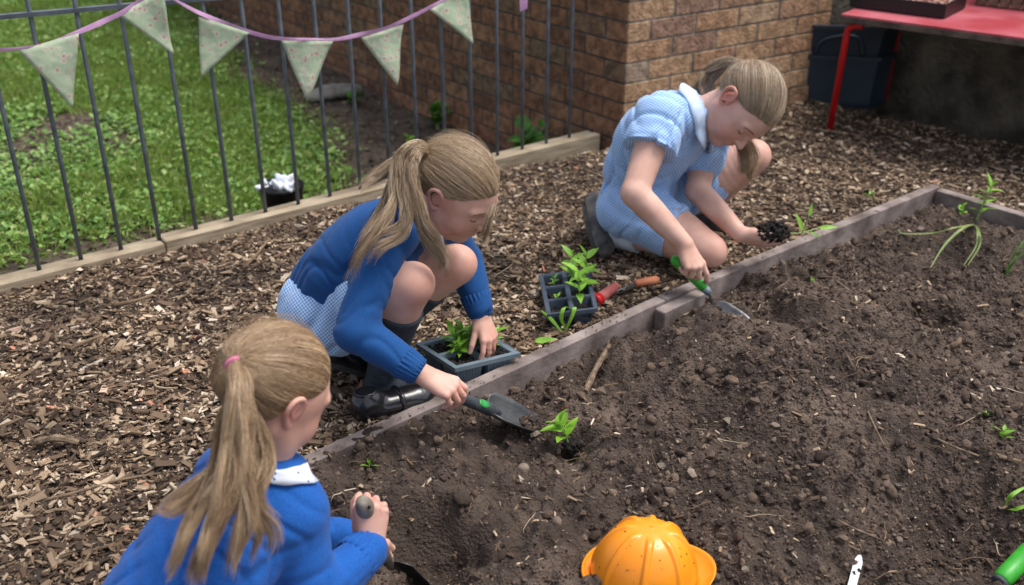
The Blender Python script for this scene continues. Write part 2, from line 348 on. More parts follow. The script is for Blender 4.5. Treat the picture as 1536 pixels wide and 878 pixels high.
# ---- thin twigs on chips and soil
def twigs(name, n, keep, fz, lmin, lmax, r, label, box):
    rg = np.random.default_rng(n); p = scatter(n*4, *box, keep, rg); p = p[inview(p)][:n]; mb = MB()
    for q in p:
        a = rg.random()*6.28; l = rg.uniform(lmin, lmax); pts = []
        for i in range(6):
            x = q[0]+math.cos(a)*l*(i/5-.5); y = q[1]+math.sin(a)*l*(i/5-.5); a += rg.normal(0, .13)
            pts.append((x, y, float(fz(np.array([x]), np.array([y]))[0])+r+.006))
        pts = np.array(pts); pts[:, 2] = (pts[:, 2]+pts[:, 2].mean()*2)/3+rg.uniform(0, .006)
        rr = r*rg.uniform(.5, 1.3); mb.tube(pts, [rr*.7, rr, rr, rr*.9, rr*.7, rr*.4], 5)
    tag(mb.build(name, M['chip'], smooth=True), label, None, None, 'stuff')
twigs('twig_litter', 260, lambda p: is_mulch(p, -.03), mulchz, .04, .16, .0019, 'thin twigs lying among the bark chips', (-2.2, 3, .85, 5))
twigs('root_fibres', 170, lambda p: in_bed(p, .05), soil, .02, .09, .0011, 'thin pale twigs and roots lying on the soil', (-.7, 2.6, .9, 3.2))

# ---- raised bed edging
bed = empty('raised_bed_edging', tuple(BB), 'mauve brown plank edging round the dug soil bed', 'bed edging')
up = np.array([0, 0, 1.])
def board(name, a, b, th, h, zt, par, m, off=0, extra=0, parts=1):
    d = nrm(b-a); n = np.array([d[1], -d[0], 0]); mb = MB(); c = (a+b)/2+n*(th/2+off); c[2] = zt-h/2
    mb.box(c, (d, n, up), (np.linalg.norm((b-a)[:2])/2+extra, th/2, h/2), .0025); return mb.build(name, m, par)
board('side_board', BA0, BB+d1*.0, .033, .16, 0, bed, M['plank'])
board('side_board', BB+d2*.002, BC, .033, .16, .002, bed, M['plank'])
board('end_board', BC+d3*.0385, BE1, .036, .16, -.001, bed, M['plank'])
board('end_board', BA0+d3*1.2, BA0+d3*.0385, .036, .16, -.001, bed, M['plank'])
# joining block on the inside, and dirt lying on the board tops
ja, jb = W(966, 466, z=-.006), W(1040, 436, z=-.006); 
d = d1; n = np.array([d[1], -d[0], 0]); jc = BB-d*.02+n*(.036+.018)+np.array([0, 0, -.072]); 
mb = MB(); mb.box(jc+d*.055, (d, n, up), (.085, .017, .066), .003); mb.build('joining_block', M['plank'], bed)
tt = rng.random(500); onb = np.where(rng.random(500)[:, None] < .6, BA0+(BB-BA0)*tt[:, None], BB+(BC-BB)*tt[:, None]) + (n*.003)[None]+n[None]*rng.uniform(0, .03, 500)[:, None]
onb[:, 2] = .003
cl = fbm(tt*40, tt*0, 1.5, 2, 9); onb = onb[cl > -.1]
lumps('board_dirt', onb, np.clip(.0012*np.exp(rng.normal(0, .5, len(onb))), .0008, .005), 1, M['clod'], rng, 'crumbs of dirt fallen on the plank edging', squash=(.3, .5))

# ---- fence
fence = empty('metal_fence', tuple(FA), 'grey steel bar fence with a top rail beside the lawn', 'fence')
for i in range(-3, 18):
    q = FA+(FB-FA)*(i/17.); q = q-fn*.012
    mb = MB(); mb.tube([q+up*-.24, q+up*.3, q+up*1.15], .0062, 10); mb.build('bar', M['steel'], fence, True)
rz = .70; mb = MB(); a = FA-fd*.6-fn*.012; b = FB+fd*.02-fn*.012
def railz(t): return .70-.05*t
pts = [a+(b-a)*t+up*(.70-.075*max(0, t-.15)) for t in (0, .2, .4, .6, .8, 1)]
for i in range(5):
    p, q = pts[i], pts[i+1]; d = nrm(q-p); mb.box((p+q)/2, (d, fn, np.cross(fn, d)*-1), (np.linalg.norm(q-p)/2, .011, .0055))
mb.build('top_rail', M['steel'], fence)
gb = empty('gravel_board', tuple(FA-fn*.0), 'pale rough timber boards running under the bar fence', 'timber board')
J1 = W(243, 363, z=0)
for (a, b, z0) in ((FA-fd*.9, J1-fd*.002, .0), (J1+fd*.002, W(893, 202, z=0), .006)):
    dd = nrm(b-a); aa = a-fn*.030+fn*.018; bb = b-fn*.030+fn*.018
    nn = -fn
    for off, zt, nme in ((.0, .004+z0, 'front_board'), (-.043, .0+z0, 'rear_board')):
        mb = MB(); c = (a+b)/2+fn*(.012+off); c[2] = zt-.07; mb.box(c, (dd, fn, up), (np.linalg.norm((b-a)[:2])/2, .0165, .07), .003); mb.build(nme, M['timber'], gb)

# ---- brick building
bld = empty('brick_building', tuple(CORN), 'corner of a weathered brown brick building behind the fence', 'building')
def brickwall(name, org, d, nrmv, length, z0, z1, m, mm, mortar, reveal=.0):
    mb = MB(); ch = .075; rg = random.Random(3); row = 0; z = z0
    V = []
    while z < z1:
        off = 0 if row % 2 == 0 else .1125; x = -off
        while x < length:
            a0 = max(x, 0); a1 = min(x+.215, length)
            if a1-a0 > .02:
                jut = rg.uniform(-.0015, .0025); c = org+d*((a0+a1)/2)+nrmv*(-.05+jut)+up*(z+.0325)
                mb.box(c, (d, nrmv, up), ((a1-a0)/2, .055, .0333), .003)
            x += .2235
        z += ch; row += 1
    o = mb.build(name, m, bld)
    mb = MB(); mb.box(org+d*length/2-nrmv*.0538+up*((z0+z1)/2), (d, nrmv, up), (length/2-.004, .056, (z1-z0)/2)); mb.build(mortar, mm, bld)
nl = nrm([dl[1], -dl[0], 0]); 
if nl@np.array([0, -1, 0]) < 0 or nl[0] > 0: nl = -np.array([dl[1], -dl[0], 0])
nl = np.array([-dl[1], dl[0], 0]); nl = nl if nl[0] < 0 else -nl
nr = np.array([dr[1], -dr[0], 0])
brickwall('side_wall_bricks', CORN+dl*.0005, dl, nl, 4.8, -.31, 1.4, M['brick_shade'], M['mortar'], 'side_wall_mortar')
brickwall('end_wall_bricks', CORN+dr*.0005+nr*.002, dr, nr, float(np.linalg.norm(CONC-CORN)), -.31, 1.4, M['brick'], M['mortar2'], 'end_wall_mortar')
nb = np.array([db[1], -db[0], 0]); nb = nb if nb[1] < 0 else -nb
rw = empty('rendered_wall', tuple(CONC), 'dark mossy rendered wall behind the red table', 'wall')
mb = MB(); c = CONC+db*2.2+dr*.42-nb*.1+up*.4; mb.box(c, (db, nb, up), (2.6, .1, .75)); mb.build('wall_face', M['render'], rw)
mb = MB(); c = CONC+dr*.22-nr*.06+up*.4; mb.box(c, (dr, nr, up), (.22, .05, .75)); mb.build('return_face', M['render'], rw)
# the building goes on round the corner, over the dark nook
# ================================================================== soft shapes: one continuous surface from a distance field
class Field:
    def __init__(s, lo, hi, vox=.0025, band=.03):
        s.vox = vox; s.lo = np.asarray(lo, float); s.n = np.ceil((np.asarray(hi)-s.lo)/vox).astype(int)+1
        s.g = np.full(s.n, band, np.float32); s.band = band
    def block(s, lo, hi):
        a = np.clip(np.floor((np.asarray(lo)-s.lo)/s.vox).astype(int), 0, s.n); b = np.clip(np.ceil((np.asarray(hi)-s.lo)/s.vox).astype(int)+1, 0, s.n)
        if (b <= a).any(): return None, None
        ax = [(s.lo[i]+np.arange(a[i], b[i])*s.vox).astype(np.float32) for i in range(3)]
        return (slice(a[0], b[0]), slice(a[1], b[1]), slice(a[2], b[2])), np.stack(np.meshgrid(*ax, indexing='ij'), -1)
    def put(s, fn, lo, hi, k=.01, mode='add'):
        m = k+s.vox*3; sl, P = s.block(np.asarray(lo)-m, np.asarray(hi)+m)
        if sl is None: return s
        d = fn(P).astype(np.float32); g = s.g[sl]
        if mode == 'add':
            h = np.maximum(k-np.abs(g-d), 0)/k if k > 0 else 0; r = np.minimum(g, d)-h*h*k*.25
        else:                                   # cut: keep g outside fn
            h = np.maximum(k-np.abs(g-d), 0)/k if k > 0 else 0; r = np.maximum(g, d)+h*h*k*.25
        s.g[sl] = r; return s
    def chain(s, pts, rad, k=.01, flat=None, mode='add', n=5, sm=True):
        """a limb: points with radii; flat=(axis, ratio) widens it along the axis"""
        pts = np.asarray(pts, float); rad = np.asarray(rad, float)
        if len(pts) > 2 and sm: Q = catmull(np.column_stack([pts, rad]), n); pts, rad = Q[:, :3], np.maximum(Q[:, 3], 1e-4)
        ex = rad.max()*(flat[1] if flat else 1); A = None
        if flat: A = nrm(flat[0]); f = 1/flat[1]-1
        def fn(P):
            out = None
            for i in range(len(pts)-1):
                a, b = pts[i], pts[i+1]; ab = b-a
                pa = P-a.astype(np.float32)
                if flat:
                    pa = pa+(pa@A.astype(np.float32))[..., None]*(A*f).astype(np.float32); ab = ab+(ab@A)*A*f
                t = np.clip((pa@ab.astype(np.float32))/max(float(ab@ab), 1e-12), 0, 1)
                d = np.linalg.norm(pa-t[..., None]*ab.astype(np.float32), axis=-1)-(rad[i]+t*(rad[i+1]-rad[i]))
                out = d if out is None else np.minimum(out, d)
            return out
        return s.put(fn, pts.min(0)-ex, pts.max(0)+ex, k, mode)
    def ell(s, c, R, r, k=.01, mode='add'):
        """R rows = the three axes, r the three radii"""
        R = np.asarray(R, np.float32); r = np.asarray(r, np.float32); c = np.asarray(c, float)
        def fn(P):
            q = (P-c.astype(np.float32))@R.T; k0 = np.linalg.norm(q/r, axis=-1); k1 = np.linalg.norm(q/(r*r), axis=-1)+1e-9; return k0*(k0-1)/k1
        e = float(r.max()); return s.put(fn, c-e, c+e, k, mode)
    def plane(s, p, n, k=.004, lo=None, hi=None):
        """removes everything on the n side of the plane through p"""
        n = nrm(n); p = np.asarray(p, float)
        fn = lambda P: ((P-p.astype(np.float32))@n.astype(np.float32))
        lo = s.lo if lo is None else lo; hi = s.lo+s.n*s.vox if hi is None else hi
        return s.put(fn, lo, hi, k, 'cut')
    def wobble(s, amp, dirs, seed=0, lo=None, hi=None):
        """gentle cloth folds: a few crossed waves; dirs = list of (direction, wavelength)"""
        rg = np.random.default_rng(seed); ax = [(s.lo[i]+np.arange(s.n[i])*s.vox).astype(np.float32) for i in range(3)]
        X, Y, Z = np.meshgrid(*ax, indexing='ij', sparse=True); w = 0
        for d, wl in dirs:
            d = nrm(d); ph = rg.random()*6.28; e = nrm(rg.normal(size=3)); f = 2*np.pi/wl
            q = .5*f*(d[0]*X+d[1]*Y+d[2]*Z)+ph+1.5*np.sin(f*.38*(e[0]*X+e[1]*Y+e[2]*Z)+ph*2)
            w = w+2.0*np.exp(-(np.sin(q)/.42)**2)*(.5+.5*np.sin(f*.31*(e[1]*X-e[0]*Z+e[2]*Y)+ph*3))-.6
        s.g += (amp/len(dirs)*w).astype(np.float32); return s
    def sample(s, P):
        q = (P-s.lo)/s.vox; i = np.clip(np.round(q).astype(int), 0, s.n-1); ins = ((q >= 0) & (q <= s.n-1)).all(-1)
        v = s.g[i[..., 0], i[..., 1], i[..., 2]]; return np.where(ins, v, s.band)
    def grad(s, P):
        e = s.vox*1.5; g = np.stack([s.sample(P+np.eye(3)[i]*e)-s.sample(P-np.eye(3)[i]*e) for i in range(3)], -1)
        return g/(np.linalg.norm(g, axis=-1, keepdims=True)+1e-6)
    def surf(s):
        G = openvdb.FloatGrid(background=s.band); G.copyFromArray(np.clip(s.g, -s.band, s.band)); 
        pts, quads = G.convertToQuads(isovalue=0.0)
        P = pts.astype(np.float64)*s.vox+s.lo; Q = quads.astype(np.int64)
        a = P[Q[:, 0]]; nn = np.cross(P[Q[:, 1]]-a, P[Q[:, 2]]-a); c = P[Q].mean(1); nn /= np.linalg.norm(nn, axis=1, keepdims=True)+1e-12
        t = (s.sample(c+nn*s.vox*1.5)-s.sample(c-nn*s.vox*1.5)).mean()
        if t < 0: Q = Q[:, ::-1]
        return P, Q
    def build(s, name, m, parent, relax=1):
        P, Q = s.surf()
        if relax:
            e = np.concatenate([Q[:, [0, 1]], Q[:, [1, 2]], Q[:, [2, 3]], Q[:, [3, 0]]])
            for _ in range(relax):
                acc = np.zeros_like(P); cnt = np.zeros(len(P))
                for j in range(3): acc[:, j] = np.bincount(e[:, 0], P[e[:, 1], j], len(P))+np.bincount(e[:, 1], P[e[:, 0], j], len(P))
                cnt = np.bincount(e[:, 0], minlength=len(P))+np.bincount(e[:, 1], minlength=len(P)); P = P*.5+.5*acc/np.maximum(cnt, 1)[:, None]
        o = mesh_np(name, P, Q, m, parent, smooth=True); o['_'] = 0; del o['_']; s.P = P; return o
def box_uv(o, R):
    """cloth UV in metres: for each face the two garment axes it faces least"""
    me = o.data; nP = len(me.polygons); N_ = np.zeros(nP*3); me.polygons.foreach_get('normal', N_); N_ = N_.reshape(-1, 3)@np.asarray(R).T
    V = np.zeros(len(me.vertices)*3); me.vertices.foreach_get('co', V); V = V.reshape(-1, 3)@np.asarray(R).T
    li = np.zeros(len(me.loops), int); me.loops.foreach_get('vertex_index', li); k = len(li)//nP; ax = np.abs(N_).argmax(1); ax = np.repeat(ax, k)
    q = V[li]; a = np.where(ax == 0, q[:, 1], q[:, 0]); b = np.where(ax == 2, q[:, 1], q[:, 2])
    uv = me.uv_layers.new(name='cloth'); uv.data.foreach_set('uv', np.stack([a, b], -1).ravel().astype(np.float32))
def set_attr(o, name, vals):
    a = o.data.attributes.new(name, 'FLOAT', 'POINT'); a.data.foreach_set('value', np.clip(vals, 0, 1).astype(np.float32))

# ---- hands
def hand(F, w, d, n, t, L=.135, curls=((25, 35, 20),)*4, thumb=(0, 20, 20), tdir=(.55, .75, -.35), spread=6, nails=None):
    """w wrist, d wrist->knuckles, n back of the hand, t towards the thumb; four unequal bent fingers and a thumb"""
    d = nrm(d); n = nrm(n-d*(np.dot(n, d))); t = nrm(t-d*np.dot(t, d)-n*np.dot(t, n)); S = L/.135
    kn = [w+d*.066*S+t*.0235*S-n*.001, w+d*.070*S+t*.008*S+n*.001, w+d*.067*S-t*.0075*S, w+d*.060*S-t*.0215*S-n*.003]
    for i, q in enumerate(kn):
        F.chain([w+t*(.010-.0062*i)*S, (w+q)/2+t*(.003-.002*i)*S-n*.001*S, q], [.0135*S, .0125*S, .0098*S], .008*S)
    F.chain([w+t*.012*S+d*.006*S-n*.006*S, w+d*.030*S+t*.022*S-n*.011*S], [.012*S, .0115*S], .010*S)      # thumb ball
    F.chain([w-t*.012*S+d*.01*S-n*.004*S, w+d*.045*S-t*.02*S-n*.006*S], [.011*S, .009*S], .008*S)
    lens = [(.030, .018, .015), (.033, .020, .015), (.030, .019, .015), (.023, .014, .013)]; tips = []
    for i, q in enumerate(kn):
        cu = curls[min(i, len(curls)-1)]; a = math.radians((1.5-i)*spread); fd_ = nrm(d*math.cos(a)+t*math.sin(a)); p = q; pts = [p-fd_*.006*S]; ang = 0
        axis = fd_; bb = n
        pts = [p]
        for j in range(3):
            ang += math.radians(cu[j]); dd = fd_*math.cos(ang)-n*math.sin(ang); p = p+dd*lens[i][j]*S; pts.append(p)
        r = np.array([.0083, .0073, .0069, .0058])*S*(.88 if i == 3 else 1)
        F.chain(pts, r, .0035*S, n=3, sm=False); tips.append((pts[-1], dd))
    td = nrm(t*tdir[0]+d*tdir[1]+n*tdir[2]); p = w+d*.024*S+t*.018*S-n*.008*S; pts = [p]; ax = nrm(np.cross(td, -n+.3*d))
    ang = 0
    for j, l in enumerate((.030, .023, .019)):
        if j: ang += math.radians(thumb[j-1])
        dd = nrm(td*math.cos(ang)+nrm(-n*.75-t*.6)*math.sin(ang)); p = p+dd*l*S; pts.append(p)
    F.chain(pts, np.array([.0112, .0088, .0082, .0066])*S, .005*S, sm=False); tips.append((pts[-1], dd))
    return tips

# ---- heads: local frame r (her right), f (face), u (crown); unit child head scaled by s
def head(F, c, f, u, s=1.0):
    f = nrm(f); u = nrm(u-f*np.dot(u, f)); r = np.cross(f, u); R = np.array([r, f, u])
    def p(a, b, e): return c+s*(a*r+b*f+e*u)
    F.ell(p(0, -.008, .012), R, np.array([.070, .088, .080])*s, .01)
    F.ell(p(0, .020, -.012), R, np.array([.062, .068, .070])*s, .02)
    F.ell(p(0, .030, -.048), R, np.array([.050, .050, .052])*s, .025)
    for q in (-1, 1):
        F.ell(p(q*.034, .050, -.044), R, np.array([.024, .026, .026])*s, .018)
        F.chain([p(q*.050, .0, -.05), p(q*.036, .035, -.078), p(0, .058, -.092)], np.array([.016, .016, .015])*s, .022)
    for q in (-1, 1):                                    # sockets
        cc = p(q*.031, .093, -.003); Rr = np.array([.018, .017, .011])*s
        def fn(P, cc=cc, Rr=Rr):
            x = (P-cc.astype(np.float32))@R.T.astype(np.float32); k0 = np.linalg.norm(x/Rr, axis=-1); k1 = np.linalg.norm(x/(Rr*Rr), axis=-1)+1e-9; return -(k0*(k0-1)/k1)
        F.put(fn, cc-.02*s, cc+.02*s, .014*s, 'cut')
        F.ell(p(q*.031, .0665, -.005), R, np.array([.0145, .0125, .0112])*s, .003)      # lidded eye
        F.chain([p(q*.046, .066, .012), p(q*.030, .0725, .0135), p(q*.012, .076, .010)], np.array([.004, .0048, .004])*s, .014)
    F.chain([p(0, .080, .004), p(0, .0875, -.014), p(0, .0995, -.030), p(0, .1000, -.033)], np.array([.0055, .0055, .0075, .0075])*s, .010)
    for q in (-1, 1): F.ell(p(q*.0085, .0895, -.0345), R, np.array([.0065, .008, .006])*s, .005)
    F.ell(p(0, .0705, -.060), R, np.array([.022, .016, .016])*s, .014)
    F.chain([p(-.017, .0785, -.0575), p(-.005, .0860, -.0545), p(.005, .0860, -.0545), p(.017, .0785, -.0575)], np.array([.0025, .0042, .0042, .0025])*s, .004)
    F.chain([p(-.014, .0790, -.063), p(0, .0850, -.0655), p(.014, .0790, -.063)], np.array([.003, .0052, .003])*s, .004)
    F.ell(p(0, .0695, -.088), R, np.array([.014, .013, .012])*s, .012)                      # chin
    for q in (-1, 1):                                    # ears: rim, inner fold, lobe
        b = [p(q*.069, .006, -.018), p(q*.075, .004, .004), p(q*.080, -.008, .016), p(q*.083, -.022, .012), p(q*.082, -.026, -.004), p(q*.077, -.018, -.020), p(q*.071, -.004, -.032), p(q*.068, .003, -.028)]
        F.ell(p(q*.072, -.008, -.006), np.array([nrm(r*q-.35*f), nrm(f+.35*q*r), u]), np.array([.0045, .013, .020])*s, .006)
        F.chain(b, np.array([.0035, .0042, .0045, .0045, .0042, .0042, .0055, .004])*s, .003, n=4)
        F.chain([p(q*.077, -.008, .004), p(q*.078, -.013, -.010), p(q*.074, -.004, -.018)], np.array([.0028, .003, .003])*s, .003)
    return p, R
def face_details(par, p, R, s, lashcol, lipcol, brow):
    for q in (-1, 1): mb = MB(); mb.tube([p(q*.0185, .0725, -.0085), p(q*.025, .0772, -.0110), p(q*.034, .0778, -.0112), p(q*.0425, .0735, -.0085), p(q*.0465, .0700, -.0060)], [.0006*s, .0010*s, .0012*s, .0010*s, .0005*s], 6); mb.build('eyelash', lashcol, par, True)
    rg = random.Random(2)
    for q in (-1, 1):
        mb = MB()
        for i in range(110):
            t = rg.random(); a = p(q*(.013+.034*t), .0848-.014*t*t, .0135+.006*math.sin(t*3)-.003*t+rg.uniform(-.0018, .0018)); b = a+s*(R[0]*q*.006+R[2]*.0012*(1-2*t)-R[1]*.001)
            mb.tube([a, b], [.0003, .0001], 3, cap=False)
        mb.build('eyebrow', brow, par)
    L_ = MB()
    L_.tube([p(-.0165, .0802, -.0575), p(-.008, .0882, -.0555), p(0, .0888, -.0565), p(.008, .0882, -.0555), p(.0165, .0802, -.0575)], [.0006*s, .0022*s, .0022*s, .0022*s, .0006*s], 8)
    L_.tube([p(-.013, .0812, -.0615), p(0, .0882, -.0645), p(.013, .0812, -.0615)], [.0008*s, .0030*s, .0008*s], 8)
    L_.build('lips', lipcol, par, True)

# ---- hair
def strand_mesh(name, S, rad, m, parent, taper=True, tone=None):
    """S (n, k, 3) strands as three-sided tubes in one mesh"""
    n, k, _ = S.shape; T = np.gradient(S, axis=1); T /= np.linalg.norm(T, axis=2, keepdims=True)+1e-9
    ref = np.array([.31, .77, .55]); A = np.cross(T, ref); A /= np.linalg.norm(A, axis=2, keepdims=True)+1e-9; B = np.cross(T, A)
    t = np.linspace(0, 1, k); pr = (1-.75*np.clip((t-.7)/.3, 0, 1)) if taper else np.ones(k)
    rr = (np.asarray(rad).reshape(-1, 1) if np.ndim(rad) else rad)*pr[None]; V = np.zeros((n, k, 3, 3))
    for q in range(3):
        a = q*2*np.pi/3; V[:, :, q] = S+rr[..., None]*(math.cos(a)*A+math.sin(a)*B)
    base = (np.arange(n)*k*3)[:, None, None]; kk = (np.arange(k-1)*3)[None, :, None]; q = np.arange(3)[None, None, :]; q2 = (q+1) % 3
    Fc = np.stack([base+kk+q, base+kk+q2, base+kk+3+q2, base+kk+3+q], -1).reshape(-1, 4)
    o = mesh_np(name, V.reshape(-1, 3), Fc, m, parent, smooth=True)
    set_attr(o, 'tone', np.repeat(np.full(n, .5) if tone is None else tone, k*3)); return o
HAIR_C = np.array([0, -.008, .012]); HAIR_R = np.array([.070, .088, .080])
def hairline(q):
    """q unit directions (r,f,u) about the skull centre -> lowest crown height with hair"""
    a = q[..., 1]/np.sqrt(q[..., 0]**2+q[..., 1]**2+1e-9)
    return np.interp(a, [-1, -.5, -.22, -.08, .12, .5, .8, 1], [-.66, -.64, -.50, -.12, .0, .22, .44, .50])
def hair(par, F, hc, R, s, T, guides, n_cap, n_tail, m, mcap, seed, tie_mat, fieldpush=None, loose=60, tie_r=.012, puff=.0, wav=.0015, spread=.013, ncop=7):
    rg = np.random.default_rng(seed); f0 = lambda a: hc+s*(a@R)                   # local->world (rows r,f,u)
    # scalp cap
    C = Field(hc-.13*s, hc+.13*s, .0025)
    C.ell(f0(HAIR_C), R, (HAIR_R+.0022+puff*.4)*s, .004)
    Rm = R.astype(np.float32); cc = f0(HAIR_C).astype(np.float32)
    def below(P):
        q = (P-cc)@Rm.T/s/HAIR_R.astype(np.float32); nn = np.linalg.norm(q, axis=-1)+1e-6; q = q/nn[..., None]; return ((hairline(q)+.09-q[..., 2])*.07*s)
    def fn(P): return below(P)
    C.put(fn, C.lo, C.lo+C.n*C.vox, .006, 'cut')
    C.build('scalp_hair', mcap, par)
    Tl = ((T-hc)@R.T/s-HAIR_C)/HAIR_R; Tn = Tl/np.linalg.norm(Tl)
    # combed strands: from the hairline and all over the crown to the tie
    q = rg.normal(size=(n_cap*6, 3)); q /= np.linalg.norm(q, axis=1, keepdims=True); h = hairline(q); d = q[:, 2]-h
    keep = (d > -.02) & (rg.random(len(q)) < np.where(d < .14, 1, .22)); q = q[keep][:n_cap]; n = len(q)
    K = 15; t = np.linspace(0, 1, K); om = np.arccos(np.clip(q@Tn, -1, 1)); so_ = np.sin(om)+1e-4
    S = (np.sin((1-t)[None]*om[:, None])/so_[:, None])[..., None]*q[:, None]+(np.sin(t[None]*om[:, None])/so_[:, None])[..., None]*Tn
    S /= np.linalg.norm(S, axis=2, keepdims=True)
    e1 = np.cross(Tn, [.3, .1, .9]); e1 /= np.linalg.norm(e1); e2 = np.cross(Tn, e1); az = np.arctan2(q@e2, q@e1); pz = rg.random(6)*6.28
    clump = (np.sin(az*9+pz[0]+om*1.5)+np.sin(az*17+pz[1]-om*2)+.8*np.sin(az*31+pz[2]+om*3)+.6*np.sin(az*53+pz[3]))/3.4
    tone = np.clip(.52+.30*clump+rg.normal(0, .24, n), 0, 1)
    lift = (.0030+.0013*clump+.0030*rg.random(n)+puff*np.abs(rg.normal(0, .5, n)))[:, None]*np.sin(np.pi*np.clip(t*.9+.06, 0, 1))[None]**.6+.0004+.0022*t[None]
    arr = S*(HAIR_R*1.0)+HAIR_C; nor = S/HAIR_R; nor /= np.linalg.norm(nor, axis=2, keepdims=True)
    arr = arr+nor*lift[..., None]
    side_ = np.cross(nor, Tn); side_ /= np.linalg.norm(side_, axis=2, keepdims=True)+1e-6
    arr = arr+side_*(((rg.normal(0, wav*.5+.0012, n)[:, None]*np.sin(t*rg.uniform(2, 6, n)[:, None]+rg.random(n)[:, None]*6))+rg.normal(0, .004, n)[:, None]*np.sin(np.pi*t)[None])[..., None])
    SW = hc+s*(arr@R)
    rad = rg.uniform(.00028, .00052, n)
    strand_mesh('combed_hair', SW, rad, m, par, tone=tone)
    # flyaways
    fl = SW[rg.integers(0, n, loose*7)][:, 2:11].copy(); k = fl.shape[1]; out = hc-fl[:, k//2]; out = -out/np.linalg.norm(out, axis=1, keepdims=True)
    amp = np.abs(rg.normal(0, .006, len(fl)))[:, None, None]; jit = rg.normal(0, .004, (len(fl), 1, 3))
    fl = fl+out[:, None]*amp*np.sin(np.linspace(.2, 1.9, k))[None, :, None]*1.3+jit*np.linspace(0, 1, k)[None, :, None]
    strand_mesh('flyaway_hair', fl, np.full(len(fl), .00019), m, par)
    # tail
    allS = []; allr = []; allt = []; wsum = sum(g[2] for g in guides); KT = 26
    gx = []
    for pts, rr, wt, fr in guides:
        for c_i in range(ncop):
            P_ = np.array(pts, float); ramp_ = np.linspace(0, 1, len(P_))[:, None]**.8; k_ = 0 if c_i == 0 else 1
            P_ = P_+k_*(rg.normal(0, spread, (1, 3))+rg.normal(0, .006, P_.shape))*ramp_; gx.append((P_, [rr[0]]+[r_*(.62 if c_i == 0 else .36)*(1-.35*j_/len(rr)) for j_, r_ in enumerate(rr[1:])], wt*(.3 if c_i == 0 else .7/(ncop-1)), fr*rg.uniform(.7, 1.8)))
    for pts, rr, wt, fr in gx:
        G = catmull(pts, 12); cum = np.r_[0, np.cumsum(np.linalg.norm(np.diff(G, axis=0), axis=1))]; 
        tt = np.linspace(0, 1, KT); Gs = np.stack([np.interp(tt*cum[-1], cum, G[:, j]) for j in range(3)], -1)
        nn = int(n_tail*wt/wsum); Tn_ = np.gradient(Gs, axis=0); Tn_ /= np.linalg.norm(Tn_, axis=1, keepdims=True); a = np.cross(Tn_, [0.2, -.9, .4]); a /= np.linalg.norm(a, axis=1, keepdims=True); b = np.cross(Tn_, a)
        radp = np.interp(tt, np.linspace(0, 1, len(rr)), rr)
        ph = rg.random(nn)*6.28; ra = np.sqrt(rg.random(nn)); ncl = 7; cl = rg.integers(0, ncl, nn); ct = np.clip(rg.normal(.55, .30, ncl), 0, 1)[cl]; allt.append(np.clip(ct+rg.normal(0, .12, nn), 0, 1)); cph = rg.random(ncl)*6.28; cra = np.sqrt(rg.random(ncl)); mixv = np.clip(tt*1.3-.2, 0, .78)
        ln = (rg.uniform(.72, 1, ncl)[cl])*rg.uniform(.90, 1.0, nn)
        ox = (np.cos(ph)*ra)[:, None]*(1-mixv)+(np.cos(cph[cl])*cra[cl])[:, None]*mixv; oy = (np.sin(ph)*ra)[:, None]*(1-mixv)+(np.sin(cph[cl])*cra[cl])[:, None]*mixv
        tj = np.clip(tt[None]*ln[:, None], 0, 1); gi = tj*(KT-1); i0 = np.floor(gi).astype(int).clip(0, KT-2); fr_ = (gi-i0)[..., None]
        lerp = lambda A_: A_[i0]*(1-fr_)+A_[i0+1]*fr_
        fz = 2*np.pi*fr
        wv = .0055*np.sin(tt[None]*fz+cph[cl][:, None])*np.clip(tt*2, 0, 1)
        Sx = lerp(Gs)+lerp(a)*((ox*radp)[..., None]+wv[..., None])+lerp(b)*(oy*radp)[..., None]
        Sx = Sx+rg.normal(0, .0006, (nn, 1, 3))+np.cumsum(rg.normal(0, .00050, (nn, KT, 3)), axis=1)
        allS.append(Sx); allr.append(rg.uniform(.00026, .0005, nn))
    S = np.concatenate(allS); rad = np.concatenate(allr)
    if fieldpush is not None:
        for fp in fieldpush:
            for _ in range(5):
                dv = fp.sample(S); need = np.clip(.006-dv, 0, .012); need[:, :3] = 0; S = S+fp.grad(S)*need[..., None]
            S[:, 1:-1] = (S[:, :-2]+S[:, 2:]+2*S[:, 1:-1])/4
    strand_mesh('ponytail', S, rad, m, par, tone=np.concatenate(allt))
    # tie
    ax = nrm(np.asarray(guides[0][0][1])-T); a = nrm(np.cross(ax, [0, 0, 1])); b = np.cross(ax, a); mb = MB()
    ring = [T+ax*.006+tie_r*(math.cos(q)*a+math.sin(q)*b) for q in np.linspace(0, 2*math.pi, 25)]; mb.tube(ring, .0042, 10, cap=False); mb.build('hair_tie', tie_mat, par, True)
